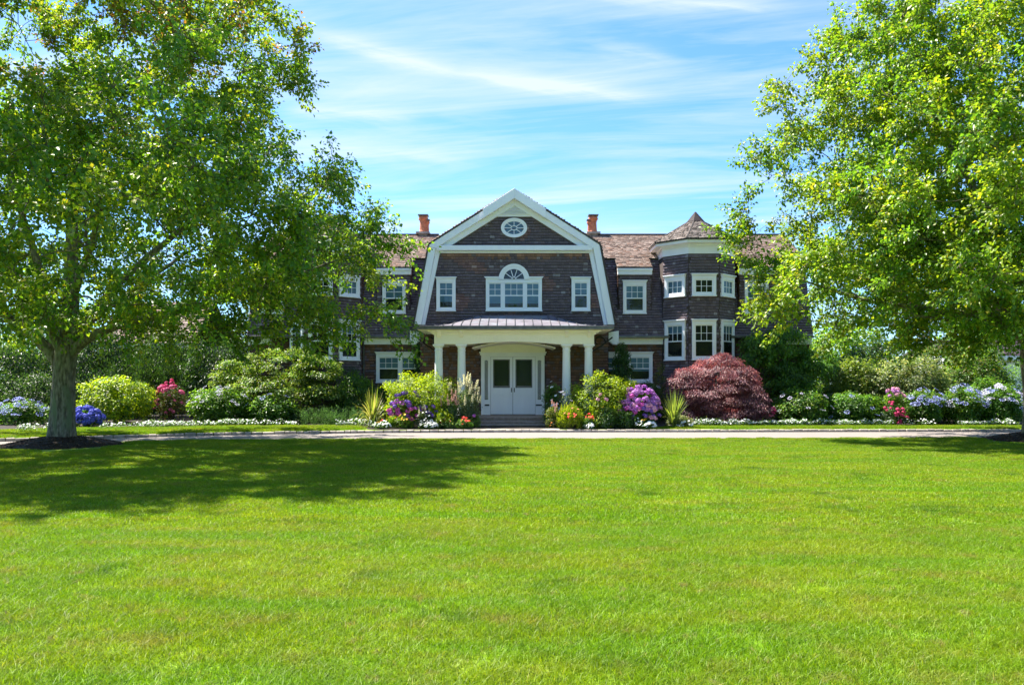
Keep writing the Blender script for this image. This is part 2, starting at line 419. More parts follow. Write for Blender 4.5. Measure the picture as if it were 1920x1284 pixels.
def grass_field(name, pts, patches, smin, smax, label):
    n = len(pts); me = bpy.data.meshes.new(name); me.vertices.add(n); me.vertices.foreach_set('co', np.asarray(pts, np.float32).ravel())
    a = me.attributes.new('rz', 'FLOAT', 'POINT'); a.data.foreach_set('value', rng.uniform(0, 6.28, n).astype(np.float32))
    a = me.attributes.new('sc', 'FLOAT', 'POINT'); a.data.foreach_set('value', rng.uniform(smin, smax, n).astype(np.float32))
    a = me.attributes.new('ix', 'INT', 'POINT'); a.data.foreach_set('value', rng.integers(0, len(patches), n).astype(np.int32))
    me.materials.append(M['blade'])
    ob = link(name, me); ob['kind'] = 'stuff'; tag(ob, label, 'grass')
    ng = bpy.data.node_groups.new(name, 'GeometryNodeTree'); N = ng.nodes.new; L = ng.links.new
    ng.interface.new_socket('Geometry', in_out='INPUT', socket_type='NodeSocketGeometry')
    ng.interface.new_socket('Geometry', in_out='OUTPUT', socket_type='NodeSocketGeometry')
    gi = N('NodeGroupInput'); go = N('NodeGroupOutput'); jo = N('GeometryNodeJoinGeometry'); iop = N('GeometryNodeInstanceOnPoints')
    for p in reversed(patches):
        oi = N('GeometryNodeObjectInfo'); oi.inputs['Object'].default_value = p; oi.inputs['As Instance'].default_value = True
        L(oi.outputs['Geometry'], jo.inputs[0])
    L(gi.outputs[0], iop.inputs['Points']); L(jo.outputs[0], iop.inputs['Instance']); iop.inputs['Pick Instance'].default_value = True
    def att(nm, ty):
        x = N('GeometryNodeInputNamedAttribute'); x.data_type = ty; x.inputs['Name'].default_value = nm; return x.outputs[0]
    L(att('ix', 'INT'), iop.inputs['Instance Index']); cb = N('ShaderNodeCombineXYZ'); L(att('rz', 'FLOAT'), cb.inputs[2])
    L(cb.outputs[0], iop.inputs['Rotation']); cs = N('ShaderNodeCombineXYZ')
    s_ = att('sc', 'FLOAT'); cs.inputs[0].default_value = 1; cs.inputs[1].default_value = 1; L(s_, cs.inputs[2]); L(cs.outputs[0], iop.inputs['Scale'])
    L(iop.outputs[0], go.inputs[0])
    md = ob.modifiers.new('scatter', 'NODES'); md.node_group = ng
    return ob
MULCH = [(-13.3, 23.6, 1.65), (16.9, 25.6, 1.6)]
def on_mulch(x, y, pad=.0):
    return any((x - a) ** 2 + (y - b) ** 2 < (r + pad) ** 2 for a, b, r in MULCH)
def grid_pts(x0, x1, y0, y1, sp, test, z=lambda x, y: 0):
    out = []
    for i in range(int((x1 - x0) / sp)):
        for j in range(int((y1 - y0) / sp)):
            x = x0 + (i + random.random()) * sp; y = y0 + (j + random.random()) * sp
            if test(x, y): out.append((x, y, z(x, y)))
    return out
nearp = [blade_patch(2300, .55, .050, .0026, 10 + k, .85) for k in range(4)]
midp = [blade_patch(2600, .80, .045, .0045, 20 + k, .6) for k in range(3)]
farp = [blade_patch(700, .30, .045, .009, 30 + k, .5) for k in range(3)]
grass_field('lawn_grass', grid_pts(-9, 9, 2.6, 10.2, .47, lambda x, y: abs(x) < .66 * y + 1.6 and y + random.uniform(-.3, .3) < 10), nearp, .8, 1.35, 'fine mown lawn grass in the foreground near the viewer')
grass_field('lawn_grass', grid_pts(-22, 24, 9.5, 26.2, .70, lambda x, y: abs(x) < .66 * y + 2.5 and y < ynear(x) - .8 and not on_mulch(x, y, .78)), midp, .8, 1.3, 'mown lawn grass between the foreground and the driveway')
grass_field('lawn_edge_grass', grid_pts(-20, 24, 18, 27.2, .30, lambda x, y: ynear(x) - 1.5 < y < ynear(x) - .30 and not on_mulch(x, y, .25)), farp, .9, 1.5, 'bright grass edging the near side of the driveway')
grass_field('verge_grass', grid_pts(-24, 26, 18, 36, .26, lambda x, y: yfar(x) + .40 < y < BEDF(x) + .0 and (x < -5.4 or x > 5.2), gz), farp, 1.0, 1.4, 'bright strip of grass between kerb and flower beds')

# mulch rings under the trees
def mulch_ring(cx, cy, r, label):
    V = []; T = []; C = []
    nr, na = 10, 40
    for i in range(nr + 1):
        for k in range(na):
            t = 2 * math.pi * k / na; rr = r * (i / nr) * (1 + .04 * math.sin(3 * t) * (i / nr))
            V.append((rr * math.cos(t), rr * math.sin(t), .30 * (1 - (i / nr) ** 1.3) + .012 + (random.uniform(-.012, .012) if i < nr else -.02)))
    for i in range(nr):
        for k in range(na):
            T.append((i * na + k, (i + 1) * na + k, (i + 1) * na + (k + 1) % na, i * na + (k + 1) % na))
    ob = link('mulch_ring', np_mesh('mulch_ring', V, T, mats=[M['soil']], smooth=True, size=4), None, (cx, cy, 0)); ob['kind'] = 'structure'
    n = 6000; rr = r * np.sqrt(rng.random(n)) * 1.04; th = rng.random(n) * 6.28
    p = np.stack([rr * np.cos(th), rr * np.sin(th), .30 * (1 - np.clip(rr / r, 0, 1) ** 1.3) + .02], 1)
    D = nrm(rng.normal(size=(n, 3)) * (1, 1, .25)); Nn = nrm(np.array([0, 0, 1]) + rng.normal(size=(n, 3)) * .4)
    S = np.cross(D, Nn); l = rng.uniform(.03, .09, n)[:, None]; w = rng.uniform(.008, .02, n)[:, None]
    Vv = np.stack([p - D * l / 2 - S * w / 2, p + D * l / 2 - S * w / 2, p + D * l / 2 + S * w / 2, p - D * l / 2 + S * w / 2], 1).reshape(-1, 3)
    c = np.array([.06, .035, .022]) * rng.uniform(.4, 2.0, n)[:, None]; pale = rng.random(n) < .07; c[pale] = (.26, .19, .13)
    o2 = link('mulch_chips', np_mesh('mulch_chips', Vv, np.arange(n * 4).reshape(-1, 4), col=np.repeat(c, 4, 0), mats=[M['mulch']], size=4), None, (cx, cy, 0))
    o2['kind'] = 'stuff'; tag(o2, label, 'mulch')
mulch_ring(*MULCH[0], 'dark mulch chips ringed round the left tree trunk')
mulch_ring(*MULCH[1], 'dark mulch chips under the tree at the right edge')

# ------------------------------------------------------------------ the house
HC = PX(964.5, 35)            # centre line of the house
GY = 35.0                     # plane of the gable wall
WY = 36.0                     # plane of the wing walls
house = empty('shingled_mansion', (HC, GY, 0), 'long dark shingled mansion with white trimmed gambrel gable and turrets', 'house')
HO = (HC, GY, 0)
def hb(): return MB(HO)

SH_WALL = [(.142, .110, .130), (.152, .118, .138), (.130, .100, .118), (.164, .130, .150), (.155, .112, .118), (.27, .24, .26)]
SH_W = [.30, .26, .22, .12, .08, .035]
SH_ROOF = [(.27, .195, .165), (.31, .225, .19), (.22, .155, .13), (.37, .29, .25), (.28, .17, .13)]
SH_R = [.3, .25, .2, .13, .12]
SH_TUR = [(.25, .21, .195), (.30, .25, .23), (.21, .17, .155), (.35, .30, .28)]
SH_RED = [(.17, .095, .075), (.20, .11, .085), (.14, .08, .065)]
SH_RD = [.4, .3, .3]

def inpoly(x, y, poly):
    c = False; n = len(poly)
    for i in range(n):
        x1, y1 = poly[i]; x2, y2 = poly[(i + 1) % n]
        if (y1 > y) != (y2 > y) and x < (x2 - x1) * (y - y1) / (y2 - y1) + x1: c = not c
    return c

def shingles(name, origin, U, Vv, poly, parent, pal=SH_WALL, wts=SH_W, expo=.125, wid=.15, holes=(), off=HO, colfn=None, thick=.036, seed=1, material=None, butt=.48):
    """courses of single shingles on the plane origin + u*U + v*V, inside poly"""
    r = np.random.default_rng(seed)
    O = np.array(origin, float); U = nrm(np.array(U, float)); Vv = nrm(np.array(Vv, float)); Nn = np.cross(U, Vv)
    if Nn[1] > 0 and abs(Nn[2]) < .9 or Nn[2] < -.5: Nn = -Nn
    us = [p[0] for p in poly]; vs = [p[1] for p in poly]
    V = []; T = []; C = []
    v = min(vs)
    while v < max(vs) - .02:
        u = min(us) - r.uniform(0, wid)
        while u < max(us):
            w = wid * r.uniform(.6, 1.5)
            uc = u + w / 2; vc = v + expo * .5
            if inpoly(uc, vc, poly) and not any(h[0] < uc < h[1] and h[2] < vc < h[3] for h in holes):
                th = thick * r.uniform(.8, 1.5); dv = r.uniform(-.007, .007)
                a0 = max(u + .003, min(us)); a1 = min(u + w - .003, max(us))
                b0 = v + dv; b1 = min(v + expo * 1.05, max(vs))
                bm = b0 + (b1 - b0) * .30; tm = th * .72
                q = [O + U * a0 + Vv * b0 + Nn * th, O + U * a1 + Vv * b0 + Nn * th, O + U * a1 + Vv * b1 + Nn * .004, O + U * a0 + Vv * b1 + Nn * .004,
                     O + U * a0 + Vv * b0, O + U * a1 + Vv * b0, O + U * a0 + Vv * bm + Nn * tm, O + U * a1 + Vv * bm + Nn * tm]
                k = len(V); V += q
                T += [(k, k + 1, k + 7), (k, k + 7, k + 6), (k + 6, k + 7, k + 2), (k + 6, k + 2, k + 3), (k + 4, k + 5, k + 1), (k + 4, k + 1, k), (k + 4, k, k + 3), (k + 5, k + 2, k + 1)]
                c = np.array(pal[r.choice(len(pal), p=np.array(wts) / sum(wts))]) * r.uniform(.88, 1.13)
                if colfn is not None: c = colfn(uc, vc, c, r)
                edge_shade = c * butt  # shadow line between courses painted into the shingle's lower edge
                C += [edge_shade, edge_shade, c, c, edge_shade, edge_shade, c, c]
            u += w
        v += expo
    if not V: return None
    V = np.array(V) - np.array(off)
    o = link(name, np_mesh(name, V, T, col=np.array(C), mats=[material or M['shingle']]), parent); o['kind'] = 'stuff'
    return o

# ---- window maker. Local frame: x right, z up, outward is -y; origin at the bottom centre
def window(x, y, z, w, h, kind='hung', cols=2, rows=2, rot=0.0, parent=house, blind=.45, casing=.11, sillh=.05, crown=True, name='window', bl2=None):
    bx = MB(); c = casing
    hw = w / 2
    top = h
    bx.box(-hw, -hw + c, -.10, .02, 0, h); bx.box(hw - c, hw, -.10, .02, 0, h)
    bx.box(-hw + c, hw - c, -.10, .02, h - c * 1.15, h); bx.box(-hw + c, hw - c, -.10, .02, 0, c * .75)
    bx.box(-hw - .02, hw + .02, -.14, .02, -sillh, 0)
    if crown:
        bx.box(-hw - .015, hw + .015, -.12, .02, h, h + .05); bx.prism([(-hw - .02, h + .05), (hw + .02, h + .05), (hw + .07, h + .10), (-hw - .07, h + .10)], -.17, .02)
    loc = Vector((x, y, z)) - Vector(HO)
    wd = bx.build(name, M['white'], parent, loc, bevel=0.008); wd.rotation_euler.z = rot
    ix0, ix1, iz0, iz1 = -hw + c, hw - c, c * .75, h - c * 1.15
    def backing(x0, x1, z0, z1):
        m = MB(); m.box(x0, x1, -.016, .01, z0, z1); m.build('room_shade', M['glass_back'], wd)
        if blind > 0:
            m = MB(); zb = z1 - (z1 - z0) * blind; m.box(x0 + .01, x1 - .01, -.024, -.018, zb, z1)
            m.build('blind', M['blind'], wd)
    def sash(x0, x1, z0, z1, nc, nr, yo, nm):
        m = MB(); r = .045; m.box(x0, x0 + r, yo, yo + .035, z0, z1); m.box(x1 - r, x1, yo, yo + .035, z0, z1)
        m.box(x0 + r, x1 - r, yo, yo + .035, z0, z0 + r); m.box(x0 + r, x1 - r, yo, yo + .035, z1 - r, z1)
        gx0, gx1, gz0, gz1 = x0 + r, x1 - r, z0 + r, z1 - r; mu = .022
        for k in range(1, nc):
            xx = gx0 + (gx1 - gx0) * k / nc; m.box(xx - mu / 2, xx + mu / 2, yo + .004, yo + .03, gz0, gz1)
        for k in range(1, nr):
            zz = gz0 + (gz1 - gz0) * k / nr; m.box(gx0, gx1, yo + .006, yo + .028, zz - mu / 2, zz + mu / 2)
        m.build(nm, M['white'], wd)
        for i in range(nc):
            for j in range(nr):
                a0 = gx0 + (gx1 - gx0) * i / nc; a1 = gx0 + (gx1 - gx0) * (i + 1) / nc
                c0 = gz0 + (gz1 - gz0) * j / nr; c1 = gz0 + (gz1 - gz0) * (j + 1) / nr
                p = MB(); p.add([(a0, 0, c0), (a1, 0, c0), (a1, 0, c1), (a0, 0, c1)], [(0, 1, 2, 3)])
                q = p.build('pane', M['glass'], wd, (0, yo + .017, 0))
    backing(ix0, ix1, iz0, iz1)
    if kind == 'hung':
        zm = (iz0 + iz1) / 2
        sash(ix0, ix1, zm - .02, iz1, cols, rows, -.062, 'upper_sash'); sash(ix0, ix1, iz0, zm + .02, 1, 1, -.092 + .02, 'lower_sash')
    elif kind == 'fixed':
        sash(ix0, ix1, iz0, iz1, cols, rows, -.065, 'sash')
    elif kind == 'pair':
        m = MB(); m.box(-.06, .06, -.098, .01, iz0, iz1); m.build('mullion', M['white'], wd)
        zm = (iz0 + iz1) / 2
        for a, b in ((ix0, -.06), (.06, ix1)):
            sash(a, b, zm - .02, iz1, cols, rows, -.062, 'upper_sash'); sash(a, b, iz0, zm + .02, 1, 1, -.072, 'lower_sash')
    elif kind == 'triple':
        d = bl2; zm = (iz0 + iz1) / 2
        
        for q in (-d, d): m = MB(); m.box(q - .05, q + .05, -.098, .01, iz0, iz1); m.build('mullion', M['white'], wd)
        for a, b, n in ((ix0, -d - .05, 2), (-d + .05, d - .05, 3), (d + .05, ix1, 2)):
            sash(a, b, zm - .02, iz1, n, 2, -.062, 'upper_sash'); sash(a, b, iz0, zm + .02, 1, 1, -.072, 'lower_sash')
    return wd

def win_px(px0, px1, py0, py1, Y, **k):
    x0, z1 = P(px0, py0, Y); x1, z0 = P(px1, py1, Y)
    return window((x0 + x1) / 2, Y, z0, x1 - x0, z1 - z0, **k)

# ---- gable front outline (photo outline carried on to the wall plane)
G = lambda px, py: P(px, py, GY - .2)
AP = G(964.5, 359); KL = G(805.5, 459.5); KR = G(1123.5, 459.5); BL = G(777.5, 609); BR = G(1151.5, 609)
def down(p, d): return (p[0], p[1] - d)
# wall behind
wall_poly = [G(783, 622), G(808, 462), G(964.5, 366), G(1121, 462), G(1146, 622)]
m = hb(); m.prism(wall_poly, GY, GY + .12); m.prism([(HC - 4.12, 0), (HC + 4.12, 0), (HC + 4.12, wall_poly[0][1]), (HC - 4.12, wall_poly[0][1])], GY, GY + .12)
m.build('gable_wall', M['wallboard'], house)
def gable_col(u, v, c, r):
    zt = PZ(476, GY); d = zt - v
    if 0 < d < .30: 
        k = r.random()
        if d < .15 and k < .75: return np.array([.30, .17, .13]) * r.uniform(.7, 1.3)
        if k < .3: return np.array([.24, .14, .11]) * r.uniform(.7, 1.2)
    n = math.sin(u * 2.1 + 1.3 * math.sin(v * 1.7)) + math.sin(v * 3.1 + u)
    if n > 1.25: c = c * np.array([1.45, 1.12, .95])
    return c
gw = lambda px, py: P(px, py, GY)
HX0, HZ1 = gw(818, 519); HX1, HZ0 = gw(855, 583)
JX0, _ = gw(1071, 519); JX1, _ = gw(1107, 583)
TX0, TZ1 = gw(910, 519); TX1, TZ0 = gw(1016, 583)
m_holes = [(HX0, HX1, HZ0, HZ1), (JX0, JX1, HZ0, HZ1), (TX0, TX1, TZ0, TZ1)]
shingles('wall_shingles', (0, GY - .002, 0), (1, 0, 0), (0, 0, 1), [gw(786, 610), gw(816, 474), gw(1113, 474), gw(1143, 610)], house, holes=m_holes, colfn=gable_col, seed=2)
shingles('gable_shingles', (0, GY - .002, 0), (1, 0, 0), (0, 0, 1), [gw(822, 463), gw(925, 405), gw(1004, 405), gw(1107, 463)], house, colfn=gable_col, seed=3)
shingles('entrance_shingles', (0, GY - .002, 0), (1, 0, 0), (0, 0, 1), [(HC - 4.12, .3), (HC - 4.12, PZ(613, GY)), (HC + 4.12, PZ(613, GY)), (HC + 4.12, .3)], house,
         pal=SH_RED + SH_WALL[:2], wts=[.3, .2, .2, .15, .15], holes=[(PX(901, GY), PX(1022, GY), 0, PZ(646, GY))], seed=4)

# ---- white gable trim, two layers
m = hb()
vt = .335
m.strip([KL, AP, KR], [down(KL, vt), down(AP, vt), down(KR, vt)], GY - .34, GY + .0 - .16)
# lower rakes, outer board
def lo_rake(outer_top, outer_bot, w, sgn):
    return [outer_top, outer_bot], [(outer_top[0] + sgn * w, outer_top[1]), (outer_bot[0] + sgn * w, outer_bot[1])]
for K, B, sg in ((KL, BL, 1), (KR, BR, -1)):
    A_, B_ = lo_rake(K, B, .30, sg); m.strip(A_, B_, GY - .336, GY - .163)
# main horizontal band
zb0 = PZ(469.3, GY - .3); zb1 = PZ(460.2, GY - .3)
m.box(KL[0] + .30, KR[0] - .30, GY - .33, GY - .16, zb0, zb1)
m.build('outer_trim', M['white'], house, bevel=.012)
m = hb()
vi = .60
m.strip([down(KL, vt - .03), down(AP, vt - .03), down(KR, vt - .03)], [down(KL, vi), down(AP, vi), down(KR, vi)], GY - .16, GY - .02)
for K, B, sg in ((KL, BL, 1), (KR, BR, -1)):
    K2 = (K[0] + sg * .27, K[1] - .2); B2 = (B[0] + sg * .27, B[1]); m.strip([K2, B2], [(K2[0] + sg * .19, K2[1]), (B2[0] + sg * .17, B2[1])], GY - .150, GY - .024)
m.box(KL[0] + .31, KR[0] - .31, GY - .156, GY - .02, PZ(475.5, GY), zb0 - .004)
m.build('inner_trim', M['white'], house, bevel=.01)
# peak hood standing further forward
m = hb()
h0 = G(906, 397); h1 = G(1023, 397); up = .07
m.strip([(h0[0], h0[1] + up), (AP[0], AP[1] + up), (h1[0], h1[1] + up)], [(h0[0], h0[1] - .35), (AP[0], AP[1] - .36), (h1[0], h1[1] - .35)], GY - .50, GY - .335)
m.build('peak_hood', M['white'], house, bevel=.012)
# louvred vent panel
m = hb(); tri = [gw(921, 407), gw(964.5, 380), gw(1008, 407)]
m.prism([(tri[0][0] - .3, tri[0][1]), (tri[1][0], tri[1][1] + .25), (tri[2][0] + .3, tri[2][1])], GY - .10, GY - .012); m.build('vent_panel', M['white'], house)
for k in range(9):
    z = tri[0][1] + .10 + k * .062; f = 1 - (z - tri[0][1]) / (tri[1][1] - tri[0][1])
    hw_ = (tri[2][0] - tri[0][0]) / 2 * f - .16
    if hw_ > .08:
        m = hb(); m.slab([(HC - hw_, GY - .16, z), (HC + hw_, GY - .16, z), (HC + hw_, GY - .10, z + .045), (HC - hw_, GY - .10, z + .045)], .012)
        m.build('louvre', M['white'], house)
# ---- gable roof (gambrel running back)
RB = 43.0
def roof_slope(name, p0, p1, y0, y1, pal, wts, seed, t=.07, sh=True):
    """p0 lower, p1 upper (x,z)"""
    m = hb(); a = Vector((p0[0], y0, p0[1])); b = Vector((p1[0], y0, p1[1]))
    d = (b - a); n = Vector((-(d.z), 0, d.x)); 
    if n.z < 0: n = -n
    n.normalize(); q = [a + n * t, b + n * t, Vector((p1[0], y1, p1[1])) + n * t, Vector((p0[0], y1, p0[1])) + n * t]
    lo = [v - n * t for v in q]; m.add(q + lo, [(0, 1, 2, 3), (7, 6, 5, 4), (0, 4, 5, 1), (1, 5, 6, 2), (2, 6, 7, 3), (3, 7, 4, 0)])
    rf = m.build(name, M['roofboard'], house)
    if sh:
        L_ = d.length; o_ = a + n * (t + .002)
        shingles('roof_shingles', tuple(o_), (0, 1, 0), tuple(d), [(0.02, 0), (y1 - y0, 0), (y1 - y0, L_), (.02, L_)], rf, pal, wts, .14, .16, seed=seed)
for sg, K, B in ((-1, KL, BL), (1, KR, BR)):
    KK = (K[0], K[1]); roof_slope('gable_roof_slope', KK, AP, GY - .36, RB, SH_ROOF, SH_R, 11 + sg)
    roof_slope('gable_side_slope', B, K, GY - .36, WY + 3, SH_WALL, SH_W, 21 + sg)
# ---- gable windows
win_px(818.5, 854.5, 524, 582, GY - .005, blind=.75)
win_px(1071.5, 1106.5, 524, 582, GY - .005, blind=.45)
cw = win_px(911, 1016, 525, 582, GY - .005, kind='triple', bl2=(982 + 2 - 944.5 + 2) / 2 * GY / F, blind=.8, crown=False)
# head of the triple window: flat crown to either side and the arch
x0, z1 = gw(911, 525); x1, _ = gw(1016, 525); acx = PX(963.6, GY); zc = PZ(525, GY); ro = 27.3 * GY / F; ri = 19.2 * GY / F
m = hb()
m.box(x0, acx - ro + .02, GY - .105, GY, zc, zc + .07); m.box(acx + ro - .02, x1, GY - .105, GY, zc, zc + .07)
for a, b in ((x0 - .02, acx - ro + .02), (acx + ro - .02, x1 + .02)):
    m.prism([(a, zc + .07), (b, zc + .07), (b + (.05 if b > acx else 0), zc + .13), (a - (.05 if a < acx else 0), zc + .13)], GY - .16, GY)
m.box(acx - ro, acx + ro, GY - .105, GY, zc - .02, zc + .025)
NA = 28; A_ = [(acx + ro * math.cos(t), zc + .02 + ro * math.sin(t)) for t in np.linspace(0, math.pi, NA)]; B_ = [(acx + ri * math.cos(t), zc + .02 + ri * math.sin(t)) for t in np.linspace(0, math.pi, NA)]
m.strip(A_, B_, GY - .12, GY)
A2 = [(acx + (ro + .03) * math.cos(t), zc + .02 + (ro + .03) * math.sin(t)) for t in np.linspace(0, math.pi, NA)]
m.strip(A2, [(acx + (ro - .05) * math.cos(t), zc + .02 + (ro - .05) * math.sin(t)) for t in np.linspace(0, math.pi, NA)], GY - .15, GY - .121)
arch = m.build('arched_fanlight', M['white'], house)
def ring_piece(m, cx, cz, rx0, rz0, rx1, rz1, t0, t1, y0, y1, n=8):
    A = [(cx + rx0 * math.cos(t), cz + rz0 * math.sin(t)) for t in np.linspace(t0, t1, n)]
    B = [(cx + rx1 * math.cos(t), cz + rz1 * math.sin(t)) for t in np.linspace(t0, t1, n)]
    m.strip(A, B, y0, y1)
fz = zc + .025; m = hb()
ring_piece(m, acx, fz, .10, .10, .075, .075, 0, math.pi, GY - .07, GY - .035, 12)
for k in range(1, 5):
    t = math.pi * k / 5; dx, dz = math.cos(t), math.sin(t); w = .014
    m.prism([(acx + .09 * dx - w * dz, fz + .09 * dz + w * dx), (acx + ri * dx - w * dz, fz + ri * dz + w * dx), (acx + ri * dx + w * dz, fz + ri * dz - w * dx), (acx + .09 * dx + w * dz, fz + .09 * dz - w * dx)], GY - .068, GY - .037)
m.build('fan_muntin', M['white'], arch, )
for k in range(5):
    m = hb(); t0 = math.pi * k / 5; t1 = math.pi * (k + 1) / 5
    A = [(acx + ri * math.cos(t), GY - .05, fz + ri * math.sin(t)) for t in np.linspace(t0, t1, 6)]; B = [(acx + .1 * math.cos(t), GY - .05, fz + .1 * math.sin(t)) for t in np.linspace(t1, t0, 3)]
    m.add(A + B, [tuple(range(9))]); m.build('pane', M['glass'], arch)
m = hb(); m.prism([(acx + ri * math.cos(t), fz + ri * math.sin(t)) for t in np.linspace(0, math.pi, 20)], GY - .035, GY - .025); m.build('room_shade', M['glass_back'], arch)
# oval window
ocx, ocz = PX(963.8, GY), PZ(428, GY); Rx, Rz, rx_, rz_ = 23.2 * GY / F, 17 * GY / F, 18.2 * GY / F, 12.2 * GY / F
m = hb(); ring_piece(m, ocx, ocz, Rx, Rz, rx_, rz_, 0, 2 * math.pi, GY - .10, GY, 41); ring_piece(m, ocx, ocz, Rx + .03, Rz + .03, Rx - .04, Rz - .04, 0, 2 * math.pi, GY - .13, GY - .101, 41)
oval = m.build('oval_window', M['white'], house)
m = hb(); ring_piece(m, ocx, ocz, .15, .10, .12, .072, 0, 2 * math.pi, GY - .07, GY - .035, 25)
for k in range(8):
    t = math.pi * k / 4; p0 = np.array([.14 * math.cos(t), .09 * math.sin(t)]); p1 = np.array([rx_ * math.cos(t), rz_ * math.sin(t)]); d = nrm(p1 - p0); q = np.array([-d[1], d[0]]) * .014
    m.prism([(ocx + a[0], ocz + a[1]) for a in (p0 + q, p1 + q, p1 - q, p0 - q)], GY - .068, GY - .037)
m.build('oval_muntin', M['white'], oval)
for k in range(8):
    t0 = math.pi * k / 4; t1 = t0 + math.pi / 4; m = hb()
    m.add([(ocx + rx_ * math.cos(t), GY - .05, ocz + rz_ * math.sin(t)) for t in np.linspace(t0, t1, 6)] + [(ocx + .14 * math.cos(t), GY - .05, ocz + .09 * math.sin(t)) for t in np.linspace(t1, t0, 3)], [tuple(range(9))])
    m.build('pane', M['glass'], oval)
m = hb(); m.add([(ocx + .13 * math.cos(t), GY - .05, ocz + .08 * math.sin(t)) for t in np.linspace(0, 2 * math.pi, 17)[:-1]], [tuple(range(16))]); m.build('pane', M['glass'], oval)
m = hb(); m.prism([(ocx + rx_ * math.cos(t), ocz + rz_ * math.sin(t)) for t in np.linspace(0, 2 * math.pi, 29)[:-1]], GY - .032, GY - .02); m.build('blind', M['blind'], oval)
m = hb(); m.box(ocx - .07, ocx + .07, GY - .07, GY, ocz - Rz - .10, ocz - Rz + .02); m.box(ocx - .03, ocx + .03, GY - .06, GY, ocz - Rz - .26, ocz - Rz - .10); m.build('window_bracket', M['lead'], house, bevel=.01)

